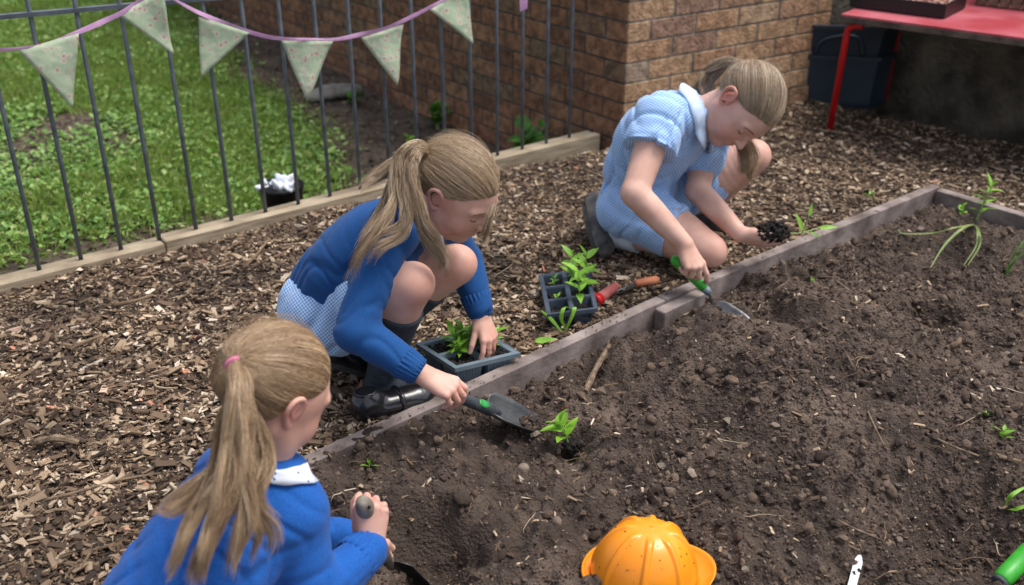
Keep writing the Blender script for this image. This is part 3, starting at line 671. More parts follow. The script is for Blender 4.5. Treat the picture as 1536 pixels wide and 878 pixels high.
def collar(par, c, up_, fr, rin, rout, drop, m, gap=25, rise=.012, th=.003, lat=1.15, field=None, out=.005):
    up_ = nrm(up_); fr = nrm(fr-up_*np.dot(fr, up_)); rt = np.cross(fr, up_); V = []; n = 40; K = 5
    for i in range(n+1):
        a = math.radians(gap+(360-2*gap)*i/n); dirv = fr*math.cos(a)+rt*math.sin(a)*lat; e = min(i, n-i)/n
        point = 1+.35*math.exp(-(e/.07)**2)
        for j in range(K):
            t = j/(K-1); ro = rin+(rout*point-rin)*t; V.append(c+dirv*ro+up_*(rise*math.sin(min(1, t*2)*math.pi/2)-drop*t**1.3))
    if field is not None:
        V = np.array(V)
        for _ in range(6):
            need = np.clip(out-field.sample(V), 0, .01); need[::K] = 0; V = V+field.grad(V)*need[:, None]
        A_ = V.reshape(n+1, K, 3); A_[1:-1, 1:] = (A_[:-2, 1:]+A_[2:, 1:]+2*A_[1:-1, 1:])/4; V = A_.reshape(-1, 3)
    n1 = n+1; Fc = [(i*K+j, i*K+j+1, (i+1)*K+j+1, (i+1)*K+j) for i in range(n) for j in range(K-1)]
    o = mesh_py('collar', V, Fc, m, par, True)
    md = o.modifiers.new('thick', 'SOLIDIFY'); md.thickness = th; md.offset = 0; return o
def shoe(par, heel, toe, upv, m, msole, w=.032, h=.05, name='shoe'):
    heel = np.asarray(heel, float); toe = np.asarray(toe, float); d = nrm(toe-heel); upv = nrm(upv-d*np.dot(upv, d)); rt = np.cross(d, upv); Lf = np.linalg.norm(toe-heel)
    lo = np.minimum(heel, toe)-.09; hi = np.maximum(heel, toe)+.09; F = Field(lo, hi, .0022)
    F.chain([heel+d*.02+upv*.035, heel+d*.4*Lf+upv*.028, toe-d*.045+upv*.024, toe-d*.025+upv*.02], [w*.95, w*.98, w*1.05, w*.85], .01)
    F.ell(heel+d*.025+upv*.055, np.array([d, rt, upv]), (.036, .030, .03), .015)
    F.ell(heel+d*.022+upv*.090, np.array([d, rt, upv]), (.026, .021, .03), .004, 'add')
    F.plane(heel+upv*.012, -upv, .003); F.plane(heel+upv*.082, upv, .003)
    o = F.build(name, m, par)
    V = []; n = 28
    for z in (.0, .013):
        for i in range(n):
            a = 2*math.pi*i/n; x = math.cos(a); y = math.sin(a); ww = w*(1.02 if x > .1 else .86)*(1+.1*(x > .5)); V.append(heel+d*(Lf/2+x*Lf/2)+rt*(y*ww*(abs(y)**-.18 if abs(y) > 1e-3 else 1))+upv*z)
    Fc = [tuple(range(n-1, -1, -1)), tuple(range(n, 2*n))]+[(i, (i+1) % n, n+(i+1) % n, n+i) for i in range(n)]
    mesh_py('sole', V, Fc, msole, o)
    return o
# ================================================================== the three children
M['skin'] = mat('skin', (.60, .335, .255), .5, (.73, .46, .37), 16, 8, bump=.15, bscale=350, bdist=.001, sub=.12, subs=.006, spec=.4, attr='flush', attrcol=(.56, .19, .14), attr2='dirt', attr2col=(.06, .038, .026))
M['lip'] = mat('lip', (.50, .20, .18), .45, sub=.15)
M['lash'] = mat('lash', (.03, .018, .012), .7)
M['brow'] = mat('brow', (.22, .14, .08), .8)
def hairmat(name, a, b, c):
    m, t, bs, N, L = newmat(name); bs.inputs['Roughness'].default_value = .33; bs.inputs['Specular IOR Level'].default_value = .6
    g = N('ShaderNodeNewGeometry'); at = N('ShaderNodeAttribute'); at.attribute_name = 'tone'; mr = N('ShaderNodeMapRange'); mr.inputs[3].default_value = -.15; mr.inputs[4].default_value = .15
    L(g.outputs['Random Per Island'], mr.inputs[0]); ad = N('ShaderNodeMath'); ad.operation = 'ADD'; L(mr.outputs[0], ad.inputs[0]); L(at.outputs['Fac'], ad.inputs[1])
    r = N('ShaderNodeValToRGB'); cr = r.color_ramp; cr.elements[0].color = (*a, 1); cr.elements[1].color = (*c, 1); e = cr.elements.new(.5); e.color = (*b, 1); L(ad.outputs[0], r.inputs[0]); L(r.outputs[0], bs.inputs['Base Color']); return m
M['hair_a'] = hairmat('light brown hair', (.14, .084, .044), (.37, .25, .145), (.70, .55, .38))
M['hair_b'] = hairmat('dark blonde hair', (.13, .082, .048), (.33, .235, .15), (.60, .47, .33))
M['hair_c'] = hairmat('honey hair', (.13, .074, .038), (.35, .225, .125), (.66, .48, .30))
M['scalp'] = mat('scalp hair', (.15, .10, .062), .6, (.27, .19, .125), 40, 6, bump=.8, bscale=90)
M['blue_knit'] = mat('blue knit', (.001, .055, .195), .9, (.001, .068, .25), 260, 4, bump=.5, bscale=420, bdist=.0018, sheen=.06, fold=.22)
M['blue_knit2'] = mat('bright blue knit', (.001, .070, .31), .9, (.002, .098, .40), 260, 4, bump=.5, bscale=420, bdist=.0018, sheen=.06, fold=.22)
M['gingham'] = gingham('blue gingham', (.58, .72, .90), (.07, .25, .60), .0060)
M['gingham2'] = gingham('pale gingham', (.50, .66, .88), (.14, .34, .72), .0066)
M['white_cloth'] = mat('white cloth', (.62, .68, .78), .8, (.74, .78, .84), 30, 3, bump=.2, bscale=200)
M['pale_blue'] = mat('pale blue collar', (.50, .64, .86), .8, (.62, .74, .92), 40, 3, bump=.2, bscale=300)
M['sock'] = mat('charcoal sock', (.022, .030, .042), .9, (.040, .050, .066), 60, 3, bump=.5, bscale=500, bdist=.001)
M['sock_w'] = mat('white sock', (.48, .50, .56), .9, (.62, .63, .68), 20, 3, bump=.4, bscale=400, bdist=.001)
M['patent'] = mat('black patent', (.006, .006, .008), .24, (.012, .012, .014), 20, 3, spec=.6, coat=.25, bump=.25, bscale=18, bdist=.01)
M['blackrub'] = mat('black rubber', (.012, .012, .013), .6, (.05, .04, .032), 40, 5)
M['worn_shoe'] = mat('worn grey black shoe', (.02, .021, .024), .5, (.16, .14, .125), 28, 6, bump=.4, bscale=80)
M['tie_pink'] = mat('pink tie', (.62, .17, .30), .7); M['tie_mint'] = mat('mint tie', (.38, .62, .56), .7); M['tie_brown'] = mat('brown tie', (.16, .10, .06), .8)

def flush(o, P, spots, dirt=()):
    v = np.zeros(len(P))
    for c, r, a in spots: v = np.maximum(v, a*np.exp(-(np.linalg.norm(P-np.asarray(c), axis=1)/r)**2))
    set_attr(o, 'flush', v); d_ = np.zeros(len(P))
    for c, r, a in dirt: d_ = np.maximum(d_, a*np.exp(-(np.linalg.norm(P-np.asarray(c), axis=1)/r)**2))
    set_attr(o, 'dirt', d_)
def cuff(par, a, b, r0, r1, m):
    """ribbed knit cuff"""
    a = np.asarray(a); b = np.asarray(b); t = nrm(b-a); x = nrm(np.cross(t, [0, .3, 1])); y = np.cross(t, x); n = 132; V = []; rows = [(-.04, .9), (0, 1), (.3, 1.01), (.7, 1.0), (1, .97), (1.0, .72), (.85, .68)]
    for q, s in rows:
        rr = (r0+(r1-r0)*q)*s
        for i in range(n):
            k = 1+.045*math.cos(i*2*math.pi/6)*(1 if 0 <= q <= 1 and s > .9 else 0); V.append(a+(b-a)*q+rr*k*(math.cos(i*2*math.pi/n)*x+math.sin(i*2*math.pi/n)*y))
    Fc = [(j*n+i, j*n+(i+1) % n, (j+1)*n+(i+1) % n, (j+1)*n+i) for j in range(len(rows)-1) for i in range(n)]
    return mesh_py('cuff', V, Fc, m, par, True)
def leg(F, hip, kne, ank, s=1.0):
    th = [hip, hip*.5+kne*.5, hip*.15+kne*.85, kne]; F.chain(th, np.array([.076, .069, .053, .042])*s, .018)
    d = nrm(ank-kne); back = nrm((hip-kne)-d*np.dot(hip-kne, d)) 
    F.chain([kne, kne*.72+ank*.28+back*.008, kne*.4+ank*.6+back*.004, ank], np.array([.043, .045, .036, .028])*s, .018); F.ell(kne+nrm(kne-hip)*.010*s-d*.006, np.eye(3), (.033*s,)*3, .02)
def arm(F, sh, el, wr, s=1.0):
    F.chain([sh, sh*.5+el*.5, el], np.array([.043, .036, .030])*s, .012); F.chain([el, el*.65+wr*.35, wr], np.array([.030, .030, .0205])*s, .010)

def touch(F, u, v, off):
    for Y in np.arange(.9, 3.4, .004):
        q = W(u, v, Y=Y)
        if F.sample(q[None])[0] < off: return q
    return W(u, v, Y=2.7)
def standon(pt, z): p = np.array(pt, float); p[2] = z; return p

# ------------------------------------------------------------------ the child in the middle: crouching in a blue cardigan
def girl_middle():
    J = dict(hipR=W(497, 456, Y=2.01), hipL=W(505, 432, Y=2.15), kneR=W(617, 427, Y=1.88), kneL=W(682, 398, Y=2.07), ankR=W(572, 566, Y=1.965), ankL=W(548, 520, Y=2.13),
             shR=W(590, 345, Y=1.93), shL=W(660, 322, Y=2.12), elR=W(533, 497, Y=1.80), wrR=W(636, 563, Y=1.775), elL=W(697, 392, Y=2.16), wrL=W(722, 472, Y=2.10), neck=W(618, 322, Y=2.04))
    hc = W(689, 281, Y=2.0); f = D(.70, -.70, .06); u = D(.50, .55, .62); s = .98
    t = empty('person', tuple(W(560, 600, z=MULCH)), 'child in blue cardigan and gingham skirt crouching in the middle, pushing a grey trowel', 'person')
    pel = (J['hipR']+J['hipL'])/2; lat = nrm(J['shL']-J['shR']); latp = nrm(J['hipL']-J['hipR'])
    wst = W(522, 404, Y=2.03); chs = W(568, 364, Y=2.02)
    F = Field(pel-[.25, .42, .32], W(790, 180, Y=2.0)+[.08, .42, .12], .0023)
    F.chain([pel, wst, chs, J['neck']*.6+chs*.4], [.088, .078, .082, .055], .02, flat=(lat, 1.38))
    F.chain([chs*.45+J['neck']*.55, J['neck'], hc-u_(f, u)*.045*s-f*.02], [.045, .034, .036], .02)
    for a, b, c in (('hipR', 'kneR', 'ankR'), ('hipL', 'kneL', 'ankL')): leg(F, J[a], J[b], J[c])
    F.chain([J['shR']*.4+J['neck']*.6, J['shR']], [.04, .042], .02); F.chain([J['shL']*.4+J['neck']*.6, J['shL']], [.04, .042], .02)
    arm(F, J['shR'], J['elR'], J['wrR']); arm(F, J['shL'], J['elL'], J['wrL'])
    hand(F, J['wrR'], D(.90, -.42, -.05), D(.28, .62, .72), D(.45, .30, -.85), .128, curls=[(30, 38, 15), (38, 45, 20), (42, 48, 20), (46, 50, 22)], thumb=(10, 25), tdir=(.35, .8, -.55))
    hand(F, J['wrL'], D(.34, -.92, .1), D(.62, .30, .72), D(-.85, -.3, .35), .122, curls=[(22, 25, 15), (24, 28, 16), (26, 30, 18), (30, 32, 18)], thumb=(10, 15), tdir=(.5, .8, -.3))
    p, R = head(F, hc, f, u, s)
    body = F.build('body', M['skin'], t)
    flush(body, F.P, [(p(.078, -.01, -.005), .03, .45), (p(.045, .06, -.04), .03, .35), (p(0, .1, -.03), .012, .3), (J['kneR']+D(.3, -.2, .3)*.03, .045, .38), (J['kneL']+D(.3, -.2, .3)*.03, .045, .38), (J['wrR']+D(.9, -.4, 0)*.085, .03, .45), (J['wrL']+D(.3, -.9, 0)*.085, .03, .45)], [(J['wrR']+D(.85, -.5, 0)*.10, .03, .5), (J['wrL']+D(.3, -.9, 0)*.105, .035, .7)])
    face_details(t, p, R, s, M['lash'], M['lip'], M['brow'])
    # cardigan
    C = Field(pel-[.2, .4, .2], W(760, 250, Y=2.0)+[.05, .4, .1], .0026)
    C.chain([pel*1.0, wst, chs, J['neck']*.45+chs*.55], [.102, .090, .087, .063], .02, flat=(lat, 1.34))
    C.chain([J['neck']*.7+chs*.3, J['neck']+nrm(J['neck']-chs)*.005], [.058, .047], .02)
    hem = nrm(pel-wst); C.plane(pel+hem*.010, hem, .006)
    for a, b in (('shR', 'neck'), ('shL', 'neck')): C.chain([J[a]*.45+J[b]*.55, J[a]], [.052, .055], .02)
    cR = J['elR']*.18+J['wrR']*.82; cL = J['elL']*.12+J['wrL']*.88
    C.chain([J['shR'], J['shR']*.5+J['elR']*.5+D(-.6, .1, .3)*.004, J['elR']], [.051, .044, .039], .012); C.chain([J['elR'], J['elR']*.6+cR*.4, cR], [.039, .036, .029], .012)
    C.chain([J['shL'], J['shL']*.5+J['elL']*.5, J['elL']], [.052, .043, .038], .012); C.chain([J['elL'], J['elL']*.6+cL*.4, cL], [.038, .037, .030], .012)
    C.plane(J['neck']+nrm(J['neck']-chs)*.012, nrm(J['neck']-chs), .004, J['neck']-.07, J['neck']+.08)
    C.wobble(.0055, [(nrm(J['elR']-J['shR']), .060), (D(1, .3, 0), .09), (D(.4, -.8, .4), .055)], 3)
    C.build('cardigan', M['blue_knit'], t, 2)
    cuff(t, cR-nrm(cR-J['elR'])*.026, cR+nrm(J['wrR']-J['elR'])*.018, .0345, .0285, M['blue_knit'])
    cuff(t, cL-nrm(cL-J['elL'])*.034, cL+nrm(J['wrL']-J['elL'])*.014, .0360, .0290, M['blue_knit'])
    # skirt
    G = Field(pel-[.22, .32, .25], pel+[.32, .3, .2], .0026)
    G.chain([wst*.1+pel*.9, pel], [.070, .084], .02, flat=(latp, 1.22))
    G.chain([pel, W(480, 462, Y=2.0)], [.090, .088], .03)
    G.chain([pel+D(-.4, -.6, .2)*.02, W(498, 484, Y=1.98), W(510, 506, Y=1.97)], [.078, .062, .036], .03)
    G.chain([J['hipR']*.85+J['kneR']*.15, J['hipR']*.55+J['kneR']*.45], [.080, .074], .02); G.chain([J['hipL'], J['hipL']*.5+J['kneL']*.5], [.086, .073], .02)
    G.wobble(.010, [(D(1, .25, .2), .055), (D(.9, -.5, .3), .09)], 8)
    sk = G.build('gingham_skirt', M['gingham'], t, 2); box_uv(sk, [D(.6, -.8, 0), D(0, 0, 1), D(.8, .6, 0)])
    collar(t, J['neck']+D(.3, .2, .2)*.005, nrm(hc-J['neck'])*.6+nrm(J['neck']-chs)*.6, D(.85, -.5, .1), .043, .076, .014, M['white_cloth'], gap=14, rise=.016, field=C, out=.006)
    # socks and shoes
    for k, kn, an, y in (('R', 'kneR', 'ankR', 0), ('L', 'kneL', 'ankL', 0)):
        S = Field(np.minimum(J[kn], J[an])-.09, np.maximum(J[kn], J[an])+.09, .0024); a, b = J[kn], J[an]
        d = nrm(b-a); back = nrm((J['hip'+k]-a)-d*np.dot(J['hip'+k]-a, d))
        toe = D(.85, -.25, .25)*.07+b
        S.chain([a, a*.72+b*.28+back*.008, a*.4+b*.6+back*.004, b, b+np.array([0, 0, -.02])], [.052, .0505, .0415, .0345, .036], .015)
        S.chain([b+np.array([0, 0, -.022]), toe+np.array([0, 0, -.03])], [.033, .026], .015); S.plane(a*.74+b*.26, -d, .005); S.wobble(.0012, [(d, .03), (D(1, 0, 0), .05)], 4)
        S.build('sock', M['sock'], t)
    tr = W(652, 604, z=MULCH+.004); hl = W(545, 636, z=MULCH+.004); hl = tr+nrm(hl-tr)*.185
    shoe(t, hl, tr, up, M['patent'], M['blackrub'], w=.034)
    # strap and buckle over the near shoe
    mb = MB(); dd = nrm(tr-hl); rt = np.cross(dd, up); m0 = hl+dd*.098
    mb.tube(catmull([m0+rt*-.036+up*.025, m0+rt*-.025+up*.052, m0+up*.060, m0+rt*.025+up*.052, m0+rt*.036+up*.025], 5), .006, 8); mb.build('shoe_strap', M['patent'], t, True)
    t2 = W(596, 560, z=MULCH+.004); t2 = W(590, 572, z=MULCH+.003); h2 = t2+nrm(W(496, 548, z=.05)-t2)*.19
    shoe(t, h2, t2, D(.3, .9, .2), M['patent'], M['blackrub'], w=.033)
    # hair
    T = W(646, 232, Y=2.035)
    T = hc-f*.088+R[2]*.012+R[0]*.016
    g = []
    def g_(l, rr, wt, fr=1.0): g.append(([T]+[W(*q) if len(q) == 3 else W(q[0], q[1], Y=q[2]) for q in l], rr, wt, fr))
    base = [(628, 226, 1.97), (600, 240, 1.94)]
    g_([(628, 216, 1.96), (600, 232, 1.93), (596, 275, 1.90), (588, 315, 1.87), (560, 350, 1.83), (534, 390, 1.80), (529, 425, 1.80)], [.011, .015, .010, .007, .005, .003], 4, 1.3)
    g_([(630, 218, 1.96), (606, 238, 1.93), (606, 285, 1.89), (612, 325, 1.86), (604, 350, 1.84), (566, 368, 1.82), (546, 400, 1.80)], [.011, .015, .010, .007, .005, .003], 3, 1.7)
    g_([(624, 218, 1.97), (596, 245, 1.95), (566, 262, 1.94), (543, 282, 1.92), (541, 292, 1.90)], [.012, .016, .012, .008, .003], 2.6, 1.2)
    g_([(628, 226, 1.95), (616, 256, 1.91), (626, 300, 1.88), (634, 342, 1.87), (650, 370, 1.86), (662, 392, 1.86), (656, 425, 1.86)], [.012, .018, .014, .010, .006, .003], 5, 1.6)
    g_([(625, 232, 1.95), (614, 268, 1.91), (628, 318, 1.88), (650, 355, 1.86), (668, 375, 1.86), (672, 392, 1.86)], [.010, .014, .01, .008, .004], 2.5, 1.4)
    g_([(620, 228, 1.96), (600, 255, 1.93), (580, 310, 1.90), (548, 352, 1.86), (532, 380, 1.84)], [.012, .015, .01, .005], 3, 1.2)
    hair(t, F, hc, R, s, T, g, 15000, 4600, M['hair_a'], M['scalp'], 5, M['tie_brown'], [C], loose=150, puff=.0030, wav=.004, spread=.007, ncop=5)
    # loose lock by the forehead
    rg = np.random.default_rng(3); G0 = catmull([p(.03, .088, .052), p(.045, .10, .035), p(.05, .112, .010), p(.045, .112, -.012)], 8); k = len(G0)
    S = G0[None]+rg.normal(0, .004, (110, 1, 3))*np.linspace(.6, 1.4, k)[None, :, None]+np.cumsum(rg.normal(0, .0004, (110, k, 3)), 1)
    strand_mesh('forelock', S, np.full(110, .0004), M['hair_a'], t, tone=rg.random(110))
    return J, t, F, C
def u_(f, u): f = nrm(f); return nrm(u-f*np.dot(u, f))

# ------------------------------------------------------------------ the child on the right: kneeling in a gingham dress
def girl_right():
    J = dict(hipR=W(948, 312, Y=2.76), hipL=W(985, 300, Y=2.92), kneR=W(1062, 376, Y=2.60), kneL=W(1128, 236, Y=2.84), ankR=W(922, 352, Y=2.78), ankL=W(1040, 330, Y=3.02),
             shR=W(990, 178, Y=2.62), shL=W(1062, 205, Y=2.84), elR=W(952, 290, Y=2.48), wrR=W(1026, 366, Y=2.44), elL=W(1046, 286, Y=2.74), wrL=W(1111, 352, Y=2.60), neck=W(1050, 168, Y=2.72))
    hc = W(1120, 156, Y=2.66); f = D(.10, -.97, .12); u = D(.72, .18, .62); s = 1.09
    t = empty('person', tuple(W(980, 400, z=MULCH)), 'child in short sleeved gingham dress kneeling at the bed with soil in one hand', 'person')
    pel = (J['hipR']+J['hipL'])/2; lat = nrm(J['shL']-J['shR']); wst = W(962, 255, Y=2.80); chs = W(995, 200, Y=2.74)
    F = Field(np.array([pel[0]-.3, 2.25, -.09]), np.array([hc[0]+.22, 3.2, hc[2]+.2]), .0025)
    F.chain([pel, wst, chs, J['neck']*.6+chs*.4], [.098, .088, .090, .060], .02, flat=(lat, 1.3))
    F.chain([chs*.4+J['neck']*.6, J['neck'], hc-u_(f, u)*.04*s-f*.025*s], [.05, .039, .040], .02)
    leg(F, J['hipR'], J['kneR'], J['ankR'], 1.06); leg(F, J['hipL'], J['kneL'], J['ankL'], 1.10)
    for a in ('shR', 'shL'): F.chain([J[a]*.4+J['neck']*.6, J[a]], [.045, .045], .02)
    arm(F, J['shR'], J['elR'], J['wrR'], 1.17); arm(F, J['shL'], J['elL'], J['wrL'], 1.12)
    hR = hand(F, J['wrR'], D(.42, -.88, .15), D(.25, .40, .85), D(.88, .30, .1), .135, curls=[(18, 30, 15), (42, 60, 30), (55, 70, 35), (60, 70, 35)], thumb=(20, 25), tdir=(.45, .7, -.5), spread=5)
    hL = hand(F, J['wrL'], D(.90, -.36, .10), D(-.22, -.85, .35), D(.2, .35, .85), .135, curls=[(20, 30, 20), (22, 30, 22), (26, 32, 22), (30, 35, 25)], thumb=(15, 20), tdir=(.45, .85, .05), spread=6)
    p, R = head(F, hc, f, u, s)
    body = F.build('body', M['skin'], t)
    flush(body, F.P, [(p(.075, -.01, -.005), .035, 1.0), (p(.04, .06, -.045), .035, .4), (p(0, .1, -.03), .014, .35), (J['kneR'], .07, .3), (J['kneL'], .07, .3), (hL[2][0], .03, .5), (hL[3][0], .03, .5), (hR[0][0], .025, .5)], [(hL[2][0], .04, .75), (hR[0][0], .025, .5), (J['kneR']+np.array([.01, -.02, -.045]), .04, .7)])
    face_details(t, p, R, s, M['lash'], M['lip'], M['brow'])
    C = Field(np.array([pel[0]-.22, 2.35, -.05]), np.array([J['neck'][0]+.2, 3.15, J['neck'][2]+.12]), .0026)
    C.chain([pel, wst, chs, J['neck']*.4+chs*.6], [.108, .098, .105, .078], .02, flat=(lat, 1.27))
    C.chain([J['neck']*.7+chs*.3, J['neck']], [.062, .050], .02)
    C.plane(J['neck']+nrm(J['neck']-chs)*.012, nrm(J['neck']-chs), .004, J['neck']-.08, J['neck']+.1)
    for a in ('shR', 'shL'): C.chain([J[a]*.45+J['neck']*.55, J[a]], [.058, .060], .02)
    sR = J['shR']*.58+J['elR']*.42; C.chain([J['shR'], sR], [.066, .069], .012, sm=False); dR = nrm(J['elR']-J['shR']); C.plane(sR, dR, .003, sR-.09, sR+.09)
    sL = J['shL']*.6+J['elL']*.4; C.chain([J['shL'], sL], [.060, .060], .012, sm=False)
    hp = J['hipR']*.42+J['kneR']*.58; C.chain([J['hipR'], hp], [.090, .074], .025, sm=False)
    C.chain([J['hipR']+D(-.5, -.2, .3)*.02, W(962, 332, Y=2.68)], [.080, .045], .03)
    C.chain([J['hipL'], J['hipL']*.5+J['kneL']*.5], [.096, .084], .025, sm=False)
    dh = nrm(J['kneR']-J['hipR']); C.plane(hp, dh+D(0, 0, .2)*0, .004, hp-.10, hp+.10)
    C.wobble(.0090, [(D(1, .3, .1), .07), (D(.3, .9, 0), .10), (D(.8, -.6, .3), .05)], 13)
    nb_ = J['neck']+D(-.1, .0, .3)*.008; un_ = nrm(nrm(J['neck']-chs)+nrm(hc-J['neck'])*.35); fr_n = nrm(D(.5, -.75, .35)-un_*np.dot(D(.5, -.75, .35), un_)); rt_n = np.cross(fr_n, un_); mb = MB(); mb.tube([nb_+.0425*(fr_n*math.cos(a)+rt_n*math.sin(a)*1.15)+un_*.004 for a in np.linspace(.25, 2*math.pi-.25, 40)], .0035, 6); mb.build('neck_trim', M['sock'], t, True)
    dr_ = C.build('gingham_dress', M['gingham2'], t, 2); box_uv(dr_, [D(.7, -.6, .3), D(0, 0, 1), D(.6, .8, 0)])
    collar(t, J['neck']+D(-.1, .0, .3)*.008, nrm(J['neck']-chs)+nrm(hc-J['neck'])*.35, D(.5, -.75, .35), .044, .088, .024, M['pale_blue'], gap=14, th=.004, field=C)
    mb = MB(); z0 = touch(C, 1063, 216, .004); z1_ = touch(C, 1062, 224, .005); z2_ = touch(C, 1061, 230, .006); mb.tube([z0, z1_], .003, 6); mb.tube([z1_, z2_], .005, 8); mb.build('zip_pull', M['metal'], t, True)
    S = Field(J['ankR']-.12, J['ankR']+.12, .0024); d = nrm(J['ankR']-J['kneR']); a = J['ankR']
    toe = W(905, 390, z=MULCH+.005); heel = W(890, 318, Y=2.86); foot = nrm(toe-heel)
    S.chain([a-d*.085, a-d*.03, a+d*.012], [.042, .038, .038], .015); S.chain([a+d*.012, heel*.4+toe*.6-d*.01], [.036, .028], .015); S.plane(a-d*.085, -d, .004); S.wobble(.002, [(d, .025), (foot, .04)], 2)
    S.build('sock', M['sock_w'], t)
    up_s = nrm(-d); shoe(t, toe+nrm(heel-toe)*.205+d*.03, toe+d*.02, up_s, M['worn_shoe'], M['blackrub'], w=.038)
    S2 = Field(J['ankL']-.12, J['ankL']+.12, .004); S2.chain([J['ankL']+[0, 0, .06], J['ankL']+[0, 0, -.02]], [.042, .04], .01); S2.build('sock', M['sock_w'], t)
    g0 = np.array([J['ankL'][0], J['ankL'][1], MULCH+.004]); fo = nrm([.55, -.8, 0]); shoe(t, g0-fo*.05, g0+fo*.15, up, M['worn_shoe'], M['blackrub'], w=.036)
    T = hc+(-f*.060+R[2]*.078)*s*1.02; T = hc+s*(R[1]*-.082+R[2]*.030+R[0]*.0)
    T = hc+s*1.03*(R[1]*-.088+R[2]*.018+R[0]*-.01)
    g = [([T, W(1092, 93, Y=2.78), W(1072, 103, Y=2.82), W(1058, 122, Y=2.86), W(1066, 152, Y=2.90), W(1085, 190, Y=2.86)], [.011, .013, .014, .015, .016, .014], 4, .8),
         ([T, W(1094, 94, Y=2.78), W(1076, 104, Y=2.80), W(1062, 116, Y=2.82), W(1054, 128, Y=2.80), W(1054, 150, Y=2.80)], [.010, .012, .012, .010, .006], 1.5, .8)]
    hair(t, F, hc, R, s, T, g, 14000, 3000, M['hair_b'], M['scalp'], 9, M['tie_mint'], [C], loose=40, puff=.0012, wav=.002)
    rg = np.random.default_rng(6); allS = []
    for (l, w_, n) in (([(1100, 196, 2.78), (1115, 215, 2.70), (1122, 238, 2.66), (1118, 258, 2.64), (1110, 275, 2.64)], .017, 700), ([(1104, 196, 2.78), (1122, 218, 2.70), (1128, 244, 2.66), (1126, 268, 2.64)], .014, 500)):
        G0 = catmull([W(a, b, Y=y) for a, b, y in l], 6); k = len(G0); wd = np.interp(np.linspace(0, 1, k), [0, .5, 1], [.8, 1.15, .55])*w_
        a = rg.normal(0, .5, (n, 1)); b = rg.normal(0, .5, (n, 1)); ln = rg.uniform(.75, 1, n)
        Sx = G0[None]+(a*wd[None])[..., None]*np.array([1, 0, .2])+(b*wd[None])[..., None]*np.array([0, 1, .1])+np.cumsum(rg.normal(0, .0006, (n, k, 3)), 1); allS.append(Sx)
    strand_mesh('hanging_hair', np.concatenate([a[:, :min(x.shape[1] for x in allS)] for a in allS]), .0005, M['hair_c'], t, tone=rg.random(sum(a.shape[0] for a in allS))*.8+.15)
    return J, t, hR, hL

